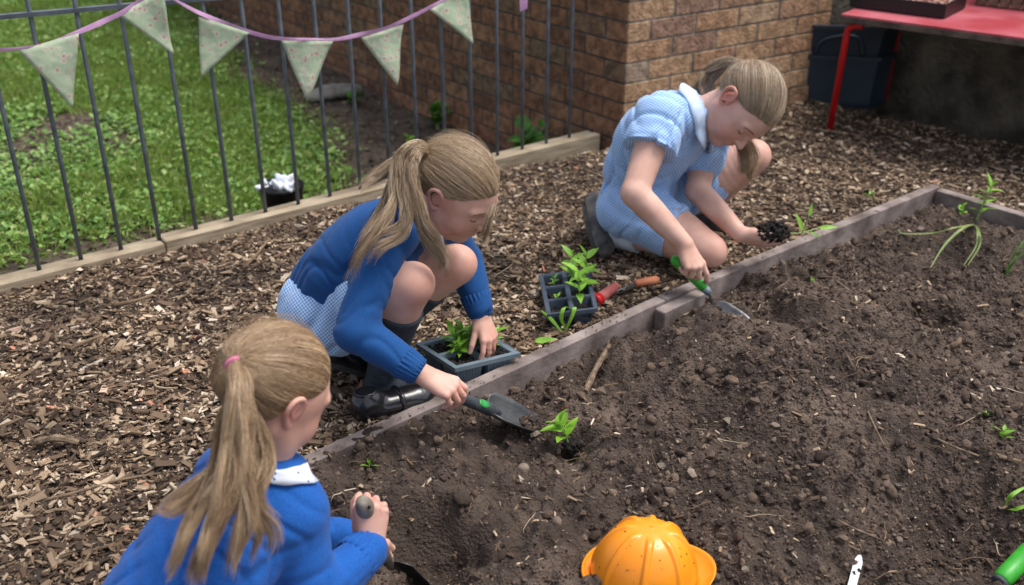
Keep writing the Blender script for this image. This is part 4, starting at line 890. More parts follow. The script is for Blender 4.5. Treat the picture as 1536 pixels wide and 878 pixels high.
# ------------------------------------------------------------------ the child in the foreground, seen from behind
def girl_front():
    hc = W(412, 580, Y=1.30); f = D(.60, -.26, -.76); u = D(.10, .90, .42); s = .98
    neck = W(398, 690, Y=1.275)
    J = dict(shR=W(430, 772, Y=1.245), shL=W(345, 720, Y=1.40), elR=W(474, 893, Y=1.21), wrR=W(556, 818, Y=1.32), elL=W(440, 806, Y=1.45), wrL=W(528, 808, Y=1.43), neck=neck)
    pel = W(205, 1030, Y=1.08); chs = W(338, 800, Y=1.24); wst = W(262, 915, Y=1.16); lat = nrm(J['shR']-J['shL'])
    J['hipR'] = pel+np.array([.07, -.05, 0]); J['hipL'] = pel+np.array([-.03, .09, 0]); J['kneR'] = pel+np.array([.24, .03, .06]); J['kneL'] = pel+np.array([.17, .27, .10])
    J['ankR'] = pel+np.array([.10, .04, -.10]); J['ankL'] = pel+np.array([.03, .2, -.10])
    t = empty('person', (pel[0], pel[1], MULCH), 'child in bright blue cardigan seen from behind, long ponytail, digging in the foreground', 'person')
    F = Field(np.array([-.72, .78, -.08]), np.array([-.10, 1.58, .58]), .0023)
    F.chain([pel, wst, chs, neck*.6+chs*.4], [.09, .082, .083, .055], .02, flat=(lat, 1.36))
    F.chain([chs*.4+neck*.6, neck, hc-u_(f, u)*.045*s-nrm(f)*.02*s], [.046, .035, .037], .02)
    for a, b, c in (('hipR', 'kneR', 'ankR'), ('hipL', 'kneL', 'ankL')): leg(F, J[a], J[b], J[c])
    for a in ('shR', 'shL'): F.chain([J[a]*.4+neck*.6, J[a]], [.04, .042], .02)
    arm(F, J['shR'], J['elR'], J['wrR']); arm(F, J['shL'], J['elL'], J['wrL'])
    hR = hand(F, J['wrR'], D(.02, .93, .1), D(.10, -.10, .97), D(-.86, .15, .2), .128, curls=[(70, 85, 45), (75, 88, 45), (78, 88, 45), (80, 88, 45)], thumb=(25, 35), tdir=(.35, .85, -.45), spread=3)
    hL = hand(F, J['wrL'], D(.80, -.50, -.2), D(.40, .25, .85), D(-.1, .9, -.2), .122, curls=[(45, 65, 30), (50, 68, 32), (52, 70, 35), (55, 72, 35)], thumb=(15, 15), tdir=(.1, .9, -.4), spread=3)
    p, R = head(F, hc, f, u, s)
    body = F.build('body', M['skin'], t)
    flush(body, F.P, [(p(.078, -.01, -.005), .035, .55), (p(.045, .06, -.045), .035, .3), (J['wrR']+D(0, .9, 0)*.07, .03, .45), (J['wrL']+D(.8, -.5, 0)*.06, .04, .55)], [(J['wrR']+D(.3, .9, 0)*.08, .035, .45), (J['wrL']+D(.8, -.5, 0)*.07, .04, .6)])
    face_details(t, p, R, s, M['lash'], M['lip'], M['brow'])
    C = Field(np.array([-.74, .80, -.02]), np.array([-.16, 1.58, .44]), .0028)
    C.chain([pel, wst, chs, neck*.45+chs*.55], [.108, .100, .092, .064], .02, flat=(lat, 1.30))
    C.chain([neck*.7+chs*.3, neck+nrm(neck-chs)*.005], [.055, .046], .02); C.plane(neck+nrm(neck-chs)*.012, nrm(neck-chs), .004, neck-.07, neck+.08)
    hem = nrm(pel-wst); C.plane(pel+hem*.02, hem, .006)
    for a in ('shR', 'shL'): C.chain([J[a]*.45+neck*.55, J[a]], [.052, .058], .02)
    C.ell(J['shR']+D(.2, .3, .3)*.006, np.eye(3), (.054, .054, .054), .02)
    cR = J['elR']*.10+J['wrR']*.90; cL = J['elL']*.1+J['wrL']*.9
    C.chain([J['shR'], J['shR']*.5+J['elR']*.5, J['elR']], [.052, .045, .042], .012); C.chain([J['elR'], J['elR']*.5+cR*.5, cR], [.042, .038, .033], .010)
    C.chain([J['shL'], J['shL']*.5+J['elL']*.5, J['elL']], [.055, .046, .042], .012); C.chain([J['elL'], J['elL']*.5+cL*.5, cL], [.042, .038, .031], .010)
    C.wobble(.0075, [(nrm(J['elR']-J['shR']), .06), (D(1, .3, 0), .11), (D(.4, -.8, .4), .07), (nrm(J['wrR']-J['elR']), .05)], 6)
    C.build('cardigan', M['blue_knit2'], t, 2)
    cuff(t, cR-nrm(cR-J['elR'])*.030, cR+nrm(J['wrR']-J['elR'])*.012, .0385, .0320, M['blue_knit2'])
    cuff(t, cL-nrm(cL-J['elL'])*.030, cL+nrm(J['wrL']-J['elL'])*.012, .0340, .0290, M['blue_knit2'])
    G = Field(pel-[.18, .18, .17], pel+[.25, .28, .16], .004); G.chain([wst*.3+pel*.7, pel], [.09, .106], .02, flat=(lat, 1.3)); G.chain([pel, (J['kneR']+J['kneL'])/2*.4+pel*.6], [.105, .09], .03)
    G.wobble(.004, [(D(1, .25, .2), .075)], 8); sk = G.build('gingham_skirt', M['gingham'], t, 2); box_uv(sk, np.eye(3))
    collar(t, neck+D(.25, .3, .0)*.006, nrm(neck-chs)+nrm(hc-neck)*.7, D(.75, -.35, -.5), .040, .058, .022, M['white_dots'], gap=32, field=C)
    for q in ('R', 'L'):
        g0 = J['ank'+q].copy(); g0[2] = MULCH+.004; fo = nrm([.62, .75, 0]); shoe(t, g0-fo*.05, g0+fo*.14, up, M['patent'], M['blackrub'], w=.034)
    T = hc+s*1.02*(-R[1]*.088+R[2]*.022+R[0]*.008)
    def tail(l, rr, wt, fr=1.): return ([T]+[W(a, b, Y=y) for a, b, y in l], rr, wt, fr)
    g = [tail([(360, 590, 1.19), (352, 650, 1.17), (338, 710, 1.14), (305, 760, 1.11), (275, 810, 1.08), (250, 870, 1.06)], [.012, .026, .030, .028, .02, .008], 5, 1.1),
         tail([(360, 590, 1.19), (355, 650, 1.16), (350, 710, 1.13), (330, 770, 1.10), (310, 830, 1.07), (300, 880, 1.05)], [.012, .024, .026, .024, .02, .008], 5, .9),
         tail([(364, 590, 1.19), (368, 650, 1.16), (372, 720, 1.13), (368, 780, 1.10), (352, 830, 1.08), (342, 862, 1.07)], [.012, .022, .022, .018, .012, .005], 4, 1.2),
         tail([(366, 590, 1.19), (382, 650, 1.17), (392, 700, 1.15), (378, 760, 1.12), (402, 800, 1.11), (388, 850, 1.10)], [.012, .018, .015, .012, .008, .003], 2.2, 1.6),
         tail([(356, 590, 1.20), (335, 640, 1.19), (322, 700, 1.17), (290, 735, 1.14), (255, 765, 1.12), (235, 760, 1.10)], [.012, .022, .022, .016, .010, .004], 2.5, .9),
         tail([(362, 595, 1.19), (362, 660, 1.155), (352, 740, 1.12), (322, 800, 1.09), (300, 845, 1.07), (292, 880, 1.06)], [.012, .022, .022, .018, .010, .003], 3, 1.4)]
    hair(t, F, hc, R, s, T, g, 17000, 8500, M['hair_c'], M['scalp'], 15, M['tie_pink'], [C], loose=90, puff=.0014, wav=.002, tie_r=.0135, spread=.006, ncop=4)
    return J, t, hR, hL
# ================================================================== tools, trays, plants and the rest
M['metal'] = mat('worn steel', (.16, .165, .17), .38, (.34, .34, .35), 30, 6, metal=.8, bump=.2, bscale=120)
M['gunmetal'] = mat('dark trowel steel', (.085, .088, .092), .34, (.22, .22, .225), 14, 8, metal=.6, bump=.3, bscale=150, ramp=(.4, .7))
M['dark_rubber'] = mat('dark rubber grip', (.03, .037, .045), .55, (.06, .07, .08), 60, 3, bump=.2, bscale=300)
M['green_pl'] = mat('green grip', (.03, .30, .02), .42, (.045, .38, .03), 30, 3, bump=.2, bscale=300)
M['green_pad'] = mat('green pad', (.03, .32, .07), .5)
M['old_wood'] = mat('grey worn handle', (.16, .135, .105), .7, (.27, .235, .19), 20, 6, stretch=(4, 4, 1), bump=.4, bscale=90)
M['grey_tray'] = mat('grey tray plastic', (.12, .165, .20), .4, (.17, .22, .255), 14, 5, bump=.1, bscale=50, spec=.5)
M['blue_tray'] = mat('slate tray plastic', (.035, .05, .075), .4, (.07, .09, .12), 14, 5, bump=.1, bscale=50)
M['peat'] = mat('black compost', (.008, .006, .005), .95, (.03, .022, .017), 60, 8, bump=1, bscale=120, bdist=.006)
M['peat_l'] = mat('compost lumps', (.008, .006, .005), .95, island=[(0, (.004, .003, .003)), (.8, (.014, .010, .008)), (1, (.05, .035, .025))], bump=1, bscale=220, bdist=.004)
M['leaf'] = mat('young leaf', (.18, .40, .030), .48, (.30, .56, .06), 40, 4, island=[(0, (.7, .75, .7)), (1, (1.15, 1.15, 1.1))], bump=.3, bscale=150, trans=.3)
M['leaf_d'] = mat('deep leaf', (.06, .20, .02), .5, (.13, .32, .04), 30, 4, island=[(0, (.6, .65, .6)), (1, (1.15, 1.1, 1.1))], bump=.3, bscale=150, trans=.3)
M['stem'] = mat('stem', (.24, .36, .10), .5); M['strap'] = mat('strap leaf', (.14, .26, .05), .5, (.36, .38, .14), 9, 3, trans=.25)
M['white_pl'] = mat('white plastic', (.70, .75, .82), .4, (.78, .80, .85), 30, 2)
M['hardhat'] = mat('orange shell', (.92, .28, .006), .38, (.95, .32, .010), 10, 3, spec=.5, bump=.05, bscale=90, coat=.25, sub=.08, subr=(1, .4, .05), subs=.005)
M['hat_worn'] = M['hardhat']
M['red_paint'] = mat('red paint', (.55, .004, .006), .42, (.40, .004, .006), 14, 4, bump=.1, bscale=60)
M['red_top'] = mat('faded red top', (.36, .030, .045), .55, (.50, .13, .16), 5, 8, bump=.15, bscale=60)
M['edge_wood'] = mat('dark edge', (.05, .035, .028), .8, (.14, .10, .075), 20, 4)
M['tub'] = mat('dark blue plastic', (.012, .020, .032), .5, (.026, .040, .058), 5, 6, bump=.2, bscale=60)
M['black_pl'] = mat('black plastic', (.006, .006, .007), .45)
M['pinkchips'] = mat('pink chips', (.5, .5, .5), .8, island=[(0, (.30, .10, .08)), (.5, (.55, .28, .22)), (1, (.62, .5, .42))])
M['ribbon'] = mat('lilac ribbon', (.52, .26, .46), .5, (.66, .38, .60), 20, 3, bump=.2, bscale=60, trans=.2)
M['terracotta'] = mat('orange worn wood', (.36, .10, .045), .7, (.46, .17, .08), 30, 4); M['fadedred'] = mat('faded red handle', (.40, .085, .075), .6, (.50, .16, .14), 30, 4)
M['stone'] = mat('stone', (.16, .15, .125), .9, (.30, .28, .24), 12, 8, bump=.8, bscale=40)
# collar cloth with small navy dots
m, tt_, b_, N_, L_ = newmat('dotted white'); vo = N_('ShaderNodeTexVoronoi'); vo.inputs['Scale'].default_value = 95; tc = N_('ShaderNodeTexCoord'); L_(tc.outputs['Object'], vo.inputs['Vector'])
r_ = N_('ShaderNodeValToRGB'); r_.color_ramp.elements[0].position = .17; r_.color_ramp.elements[1].position = .22; r_.color_ramp.elements[0].color = (.05, .12, .35, 1); r_.color_ramp.elements[1].color = (.72, .76, .84, 1); L_(vo.outputs['Distance'], r_.inputs[0]); L_(r_.outputs[0], b_.inputs['Base Color']); b_.inputs['Roughness'].default_value = .85; M['white_dots'] = m
# pennant cloth: pale green with small pink flowers
m, tt_, b_, N_, L_ = newmat('floral cloth'); tc = N_('ShaderNodeTexCoord')
vo = N_('ShaderNodeTexVoronoi'); vo.inputs['Scale'].default_value = 50; no = N_('ShaderNodeTexNoise'); no.inputs['Scale'].default_value = 70; no.inputs['Detail'].default_value = 3
ad = N_('ShaderNodeVectorMath'); ad.operation = 'MULTIPLY_ADD'; ad.inputs[1].default_value = (.02, .02, .02); L_(tc.outputs['Object'], no.inputs['Vector']); L_(no.outputs['Color'], ad.inputs[0]); L_(tc.outputs['Object'], ad.inputs[2]); L_(ad.outputs[0], vo.inputs['Vector'])
r_ = N_('ShaderNodeValToRGB'); cr = r_.color_ramp; cr.elements[0].position = .10; cr.elements[1].position = .50; cr.elements[0].color = (.50, .24, .23, 1); cr.elements[1].color = (.46, .55, .38, 1)
e = cr.elements.new(.2); e.color = (.60, .44, .38, 1); e = cr.elements.new(.34); e.color = (.60, .62, .48, 1); L_(vo.outputs['Distance'], r_.inputs[0])
L_(r_.outputs[0], b_.inputs['Base Color']); b_.inputs['Roughness'].default_value = .85
tr = N_('ShaderNodeBsdfTranslucent'); ms = N_('ShaderNodeMixShader'); ms.inputs[0].default_value = .25; L_(r_.outputs[0], tr.inputs[0]); L_(b_.outputs[0], ms.inputs[1]); L_(tr.outputs[0], ms.inputs[2]); L_(ms.outputs[0], tt_.nodes['Material Output'].inputs[0])
bn = N_('ShaderNodeTexNoise'); bn.inputs['Scale'].default_value = 16; L_(tc.outputs['Object'], bn.inputs['Vector']); bp = N_('ShaderNodeBump'); bp.inputs['Strength'].default_value = .5; bp.inputs['Distance'].default_value = .02; L_(bn.outputs[0], bp.inputs['Height']); L_(bp.outputs[0], b_.inputs['Normal']); M['floral'] = m

M['low_earth'] = mat('lower earth', (.05, .034, .022), .95, (.115, .085, .06), 7, 12, bump=1, bscale=60, bdist=.012)
M['cover'] = mat('ground cover', (.5, .5, .5), .5, island=[(0, (.08, .17, .04)), (.5, (.19, .36, .07)), (.85, (.32, .48, .13)), (1, (.42, .44, .16))], trans=.3)
M['grass'] = mat('grass blades', (.5, .5, .5), .5, island=[(0, (.17, .27, .05)), (.5, (.31, .47, .08)), (.9, (.38, .50, .14)), (1, (.52, .48, .22))], trans=.3)
M['litter'] = mat('leaf litter', (.5, .5, .5), .9, island=[(0, (.03, .02, .013)), (.5, (.09, .06, .04)), (.9, (.17, .125, .085)), (1, (.34, .28, .2))])
import os
if os.environ.get('NOPPL') is None:
    GM = girl_middle(); GR = girl_right(); GF = girl_front()
else: GM = [dict(wrR=W(636, 563, Y=1.775))]

# ---------------------------------------------------------------- trowels
def lathe(mb, a, b, prof, n=18):
    a = np.asarray(a, float); b = np.asarray(b, float); mb.tube([a+(b-a)*t for t, r in prof], [r for t, r in prof], n)
def blade(name, p0, d, n, L, w0, curve, m, par, tip=1.0, lift=0.0, th=.0016, wmax=.45):
    """p0 neck end, d along, n the hollow side; a dished pointed blade"""
    d = nrm(d); n = nrm(n-d*np.dot(n, d)); r = np.cross(d, n); V = []; nu, nv = 22, 13
    for i in range(nu+1):
        t = i/nu; w = w0*(min(1, (t+.10)/.22)**.5)*(1-max(0, (t-wmax)/(1-wmax))**2.1)**.62 if t < 1 else .0008
        for j in range(nv+1):
            x = 2*j/nv-1; V.append(p0+d*t*L+r*x*w+n*(curve*w*(x*x-.5)*1.1+lift*math.sin(t*math.pi)))
    Fc = [(i*(nv+1)+j, (i+1)*(nv+1)+j, (i+1)*(nv+1)+j+1, i*(nv+1)+j+1) for i in range(nu) for j in range(nv)]
    o = mesh_py(name, V, Fc, m, par, True); md = o.modifiers.new('thick', 'SOLIDIFY'); md.thickness = th; md.offset = 0; return o

wr = GM[0]['wrR']
h0 = W(668, 588, Y=1.775); h1 = W(742, 617, Y=1.84); neck_ = W(752, 622, Y=1.85); tipp = W(818, 645, Y=1.90)
t = empty('hand_trowel', tuple(tipp), 'dark grey trowel with a green thumb pad pushed by the child in the middle', 'trowel')
mb = MB(); lathe(mb, h0, h1, [(0, .005), (.04, .010), (.2, .0125), (.5, .0125), (.7, .0130), (.86, .015), (.95, .0135), (1, .010)]); hd = mb.build('handle', M['dark_rubber'], t, True)
ax = nrm(h1-h0); pn = nrm(D(.0, .55, .85)-ax*np.dot(D(.0, .55, .85), ax)); ps = np.cross(ax, pn); pc = h0+(h1-h0)*.70+pn*.0125
F_ = Field(pc-.03, pc+.03, .001); F_.ell(pc-pn*.002, np.array([ax, ps, pn]), (.0165, .0095, .0045), .001); F_.build('thumb_pad', M['green_pad'], t)
mb = MB(); 
for i in range(-3, 4): mb.tube([pc+ax*i*.0035+ps*-.006+pn*.0018, pc+ax*i*.0035+pn*.0030, pc+ax*i*.0035+ps*.006+pn*.0018], .0006, 5)
mb.build('pad_ridges', M['green_pad'], hd)
blade('blade', W(734, 611, Y=1.838), nrm(tipp-W(734, 611, Y=1.838)), D(-.02, .72, .68), float(np.linalg.norm(tipp-W(734, 611, Y=1.838))), .041, .62, M['gunmetal'], t, wmax=.30)
mb = MB(); lathe(mb, h1-ax*.012, h1+ax*.018+pn*-.001, [(0, .0135), (.5, .0115), (1, .005)]); mb.build('socket', M['dark_rubber'], t, True)
rg = np.random.default_rng(5); P = W(796, 636, Y=1.885)+rg.normal(0, 1, (120, 1))*nrm(tipp-neck_)*.012+rg.normal(0, 1, (120, 1))*np.array([.7, .5, 0])*.006+np.array([0, 0, -.005])
tag(lumps('soil_on_blade', P, rg.uniform(.001, .004, 120), 1, M['peat_l'], rg, None, kind=None), 'small pile of dark soil on the grey trowel blade', 'soil pile')

# green handled trowel of the child on the right
k0 = W(1008, 386, Y=2.46); k1 = W(1058, 434, Y=2.415); k2 = W(1068, 468, Y=2.42); tp = W(1137, 508, z=-.075)
t = empty('hand_trowel', tuple(tp), 'green handled steel trowel held by the kneeling child in the gingham dress', 'trowel')
mb = MB(); lathe(mb, k0, k1, [(0, .006), (.05, .0125), (.3, .014), (.6, .013), (.85, .0125), (1, .011)]); mb.build('handle', M['green_pl'], t, True)
mb = MB(); lathe(mb, k1-nrm(k1-k0)*.002, k1+nrm(k1-k0)*.016, [(0, .0115), (.5, .011), (1, .009)]); mb.build('ferrule', M['grey_tray'], t, True)
mb = MB(); mb.tube(catmull([k1+nrm(k1-k0)*.012, k1*.5+k2*.5+D(.35, 0, .2)*.008, k2], 6), .0045, 10); mb.build('neck', M['metal'], t, True)
blade('blade', W(1066, 462, Y=2.42), tp-W(1066, 462, Y=2.42), D(.15, .50, .85), float(np.linalg.norm(tp-W(1066, 462, Y=2.42))), .040, .42, M['gunmetal'], t, wmax=.4)

# worn wooden handled trowel of the child in front
q0 = W(545, 755, Y=1.33); q1 = W(585, 852, Y=1.43); q2 = W(592, 862, Y=1.435); qt = W(628, 893, Y=1.445)
t = empty('hand_trowel', tuple(qt), 'old trowel with a worn grey wooden handle gripped by the child in front', 'trowel')
mb = MB(); lathe(mb, q0-nrm(q1-q0)*.012, q1, [(0, .006), (.02, .0115), (.07, .0150), (.13, .0158), (.19, .0145), (.35, .012), (.7, .012), (1, .009)], 24); h_ = mb.build('handle', M['old_wood'], t, True)
hx = q0+D(.75, -.35, .55)*.0145; mb = MB(); mb.tube([hx-D(.75, -.35, .55)*.004, hx+D(.75, -.35, .55)*.0012], .0028, 12); mb.build('hanging_hole', M['black_pl'], h_)
blade('blade', q1-nrm(q1-q0)*.006, nrm(qt-q2)+np.array([0, .0, -.1]), D(-.5, .6, .65), .115, .040, .5, M['gunmetal'], t, wmax=.55)

# green handle at the lower right corner
e0 = W(1545, 826, z=.02); e1 = W(1501, 872, z=-.005); e2 = W(1488, 898, z=-.02)
t = empty('garden_tool', tuple(e1), 'thick green tool handle lying at the lower right corner of the bed', 'garden tool')
mb = MB(); lathe(mb, e0, e1, [(0, .0165), (.8, .0168), (.95, .0158), (1, .014)], 24); mb.build('handle', M['green_pl'], t, True)
mb = MB(); lathe(mb, e1+nrm(e1-e0)*.0005, e1+nrm(e1-e0)*.008, [(0, .0150), (.6, .0150), (1, .012)], 24); mb.build('collar_ring', M['dark_rubber'], t, True)
mb = MB(); mb.tube([e1, e2+nrm(e1-e0)*.04], .006, 12); mb.build('shaft', M['metal'], t, True)

# two old tools lying on the chips
a = W(893, 452, z=-.012); b = W(926, 428, z=-.012); t = empty('old_tool_handle', tuple(a), 'faded red handle with bright red hollow end beside the slate tray', 'tool handle')
mb = MB(); lathe(mb, a+(b-a)*.12, b, [(0, .0165), (.3, .0150), (.8, .013), (.95, .011), (1, .006)], 20); mb.build('grip', M['fadedred'], t, True)
mb = MB(); x = nrm(b-a); r1 = [(0, .0172), (.25, .0185), (1, .0172)]; lathe(mb, a-x*.002, a+(b-a)*.16, r1, 20); cp = mb.build('end_cap', M['red_paint'], t, True)
mb = MB(); mb.tube([a-x*.0035, a-x*.0005], .008, 14); mb.build('hole', M['black_pl'], cp)
a = W(988, 420, z=-.012); b = W(952, 426, z=-.014); c3 = W(908, 444, z=-.02); t = empty('hand_fork', tuple(b), 'small fork with orange wooden handle lying dirty on the chips', 'hand fork')
mb = MB(); lathe(mb, a, b, [(0, .007), (.1, .013), (.5, .0125), (.9, .011), (1, .008)]); mb.build('handle', M['terracotta'], t, True)
mb = MB(); mb.tube([b, (b+c3)/2, c3], .0035, 8); x = nrm(c3-b); y = np.cross(x, up)
for q in (-1, 0, 1): mb.tube([c3, c3+x*.012+y*q*.014, c3+x*.055+y*q*.015], [.003, .003, .0018], 6)
mb.build('tines', M['terracotta'] if 0 else M['gunmetal'], t, True)

# ---------------------------------------------------------------- seed trays
def tray(name, cs, nx, ny, depth, m, label, fill=.75, rimw=.006, lip=.010):
    """cs: four rim corners (a, b along x, then c, d) ; open square cells with walls, soil in each"""
    A_, B_, C_, D_ = [np.asarray(q, float) for q in cs]; t = empty(name, tuple((A_+C_)/2-up*depth), label, 'seed tray')
    P = lambda x, y, z: (A_*(1-x)*(1-y)+B_*x*(1-y)+C_*x*y+D_*(1-x)*y)+up*z
    Lx = np.linalg.norm(B_-A_); Ly = np.linalg.norm(D_-A_); rx, ry = rimw/Lx, rimw/Ly
    mb = MB()
    def slab(x0, x1, y0, y1, z0, z1, tp=0.0):
        V = []
        for z, e in ((z0, tp), (z1, 0)):
            V += [P(x0+e*.5, y0+e*.5, z), P(x1-e*.5, y0+e*.5, z), P(x1-e*.5, y1-e*.5, z), P(x0+e*.5, y1-e*.5, z)]
        mb.add(V, [(3, 2, 1, 0), (4, 5, 6, 7), (0, 1, 5, 4), (1, 2, 6, 5), (2, 3, 7, 6), (3, 0, 4, 7)])
    for i in range(nx+1): x = i/nx; w_ = rx if 0 < i < nx else rx*1.1; slab(max(x-w_, -rx*.6), min(x+w_, 1+rx*.6), -ry*.6, 1+ry*.6, -.0016, 0)
    for j in range(ny+1):
        y = j/ny; w_ = ry
        for i in range(nx): slab(i/nx+rx, (i+1)/nx-rx, max(y-w_, -ry*.6), min(y+w_, 1+ry*.6), -.0016, -.0003)
    # outer lip
    for (x0, x1, y0, y1) in ((-rx, -rx*.6, -ry, 1+ry), (1+rx*.6, 1+rx, -ry, 1+ry), (-rx*.6, 1+rx*.6, -ry, -ry*.6), (-rx*.6, 1+rx*.6, 1+ry*.6, 1+ry)): slab(x0, x1, y0, y1, -lip, .0006)
    mb.build('rim', m, t)
    for i in range(nx):
        for j in range(ny):
            x0, x1, y0, y1 = i/nx+rx*.9, (i+1)/nx-rx*.9, j/ny+ry*.9, (j+1)/ny-ry*.9; tx = .09*(x1-x0); ty = .09*(y1-y0); V = []; rings = []
            th = .12
            for z, e, off in ((-.0017, 0, 0), (-depth, 1, 0)): V += [P(x0+tx*e, y0+ty*e, z), P(x1-tx*e, y0+ty*e, z), P(x1-tx*e, y1-ty*e, z), P(x0+tx*e, y1-ty*e, z)]
            e2 = .04*(x1-x0); e3 = .04*(y1-y0)
            for z, e in ((-.0017, 0), (-depth+.002, 1)): V += [P(x0+e2+tx*e, y0+e3+ty*e, z), P(x1-e2-tx*e, y0+e3+ty*e, z), P(x1-e2-tx*e, y1-e3-ty*e, z), P(x0+e2+tx*e, y1-e3-ty*e, z)]
            Fc = [(q, (q+1) % 4, 4+(q+1) % 4, 4+q)[::-1] for q in range(4)]+[(7, 6, 5, 4)]+[(8+q, 8+(q+1) % 4, 12+(q+1) % 4, 12+q) for q in range(4)]+[(q, (q+1) % 4, 8+(q+1) % 4, 8+q) for q in range(4)]
            mb = MB(); mb.add(V, Fc)
            # ribs on the outside of each cell
            for q, (xa, ya, xb, yb) in enumerate(((x0, y0, x1, y0), (x0, y0, x0, y1), (x1, y0, x1, y1))):
                for k in range(1, 8):
                    f_ = k/8; xx, yy = xa+(xb-xa)*f_, ya+(yb-ya)*f_; mx, my = (x0+x1)/2, (y0+y1)/2
                    a1 = P(xx, yy, -.010); sc = .91 if q == 0 else .91; b1 = P(mx+(xx-mx)*(.82 if q == 0 else .82)+0, my+(yy-my)*(.82), -depth+.002); mb.tube([a1, b1], .0009, 4)
            cell = mb.build('cell', m, t)
            rg = np.random.default_rng(i*7+j); k = 130; xs = rg.uniform(x0+tx*.8, x1-tx*.8, k); ys = rg.uniform(y0+ty*.8, y1-ty*.8, k); R = rg.uniform(.003, .0075, k)
            Pp = np.array([P(a_, b_, -depth*(1-fill)-rg.uniform(0, .008)) for a_, b_ in zip(xs, ys)])
            lumps('compost', Pp, R, 1, M['peat_l'], rg, None, cell, kind=None)
            mb = MB(); z = -depth*(1-fill)-.006; mb.add([P(x0+tx*.3, y0+ty*.3, z), P(x1-tx*.3, y0+ty*.3, z), P(x1-tx*.3, y1-ty*.3, z), P(x0+tx*.3, y1-ty*.3, z)], [(0, 1, 2, 3)]); mb.build('compost_bed', M['peat'], cell)
    return t, P
z1 = .026
T1 = [W(629, 516, z=z1), W(684, 551, z=z1), W(775, 529, z=z1), W(716, 493, z=z1)]
t1, P1 = tray('seed_tray', T1, 2, 2, .058, M['grey_tray'], 'grey four cell seed tray full of seedlings in front of the crouching child', .86)
z2 = .020
T2 = [W(823, 471, z=z2), W(894, 462, z=z2), W(880, 404, z=z2), W(811, 413, z=z2)]
t2, P2_ = tray('seed_tray', T2, 2, 3, .052, M['blue_tray'], 'slate blue six cell seed tray standing by the kneeling child', .62, rimw=.005)

# ---------------------------------------------------------------- plants
def leaf_mb(mb, p, d, n, L, w, bend=.3, fold=.25, k=7, pw=.7):
    """a leaf from p along d, face n, drooping by bend"""
    d = nrm(d); n = nrm(n-d*np.dot(n, d)); r = np.cross(d, n); V = []; q = np.array(p, float)
    for i in range(k+1):
        t = i/k; ww = w*(math.sin(math.pi*min(1, t*.94+.06)**pw))*.5+.0004; a = bend*t; dd = d*math.cos(a)-n*math.sin(a); nn = n*math.cos(a)+d*math.sin(a)
        V += [q-r*ww+nn*ww*fold, q.copy(), q+r*ww+nn*ww*fold]; q = q+dd*L/k
    Fc = []
    for i in range(k): Fc += [(i*3, i*3+1, i*3+4, i*3+3), (i*3+1, i*3+2, i*3+5, i*3+4)]
    mb.add(V, Fc)
def seedling(name, base, h, nleaf, L, w, label, group=None, lean=(0, 0), seed=0, m='leaf', cat='seedling', rosette=False, stemr=.0015, curve=None, stems=1):
    rg = random.Random(seed); t = empty(name, tuple(base), label, cat, group); lm = MB(); sm = MB(); base = np.asarray(base, float)
    for s in range(stems):
        a0 = rg.random()*6.28; ln = np.array([lean[0]+(.35*math.cos(a0) if stems > 1 else 0), lean[1]+(.35*math.sin(a0) if stems > 1 else 0), 1]); hh = h*rg.uniform(.75, 1.05) if stems > 1 else h
        pts = catmull(curve if curve is not None else [base-up*.004, base+nrm(ln)*hh*.5+np.array([rg.uniform(-.1, .1), rg.uniform(-.1, .1), 0])*hh*.3, base+nrm(ln)*hh], 6)
        sm.tube(pts, [stemr*(1-.5*i/len(pts)) for i in range(len(pts))], 6)
        for i in range(nleaf):
            t_ = (.15 if rosette else .25)+(1-.25)*i/max(1, nleaf-1); j = min(len(pts)-1, int(t_*(len(pts)-1))); p = pts[j]; ax = nrm(pts[min(j+1, len(pts)-1)]-pts[max(j-1, 0)])
            a = i*2.4+rg.uniform(-.3, .3)+seed; x = nrm(np.cross(ax, [.3, .5, .1])); y = np.cross(ax, x); out = math.cos(a)*x+math.sin(a)*y
            el = rg.uniform(.35, .8) if i < nleaf-2 else rg.uniform(.9, 1.5); d = nrm(out+ax*el); sc = rg.uniform(.75, 1.1)*(.75 if i == nleaf-1 else 1)
            leaf_mb(lm, p, d, nrm(ax-out*.4), L*sc, w*sc, rg.uniform(.2, .9), rg.uniform(.1, .4))
    lm.build('leaves', M[m], t, True); sm.build('stem', M['stem'], t, True); return t
g_tray = 'seedlings growing in the grey tray'
spots1 = [(.22, .30, .060), (.38, .62, .072), (.30, .80, .060), (.46, .88, .055), (.55, .45, .05), (.60, .25, .035), (.15, .58, .04)]
for i, (x, y, h) in enumerate([(.42, .42, .058), (.48, .78, .055), (.40, .66, .05), (.60, .34, .035), (.58, .86, .045), (.32, .80, .05), (.25, .56, .045)]):
    seedling('seedling', P1(x, y, -.010), h, 11, .036+.05*(h-.035), .0135, ['tallest bright green seedling in the centre of the grey tray', 'leafy seedling at the back of the grey tray', 'pale green seedling between two others in the grey tray', 'short spiky seedling near the front rim of the grey tray', 'small seedling beside the fingers in the grey tray', 'seedling in the far left corner of the grey tray', 'seedling by the left rim of the grey tray'][i], g_tray, (random.uniform(-.2, .2), random.uniform(-.2, .1)), i+3, stems=2 if i in (0, 1, 2) else 1)
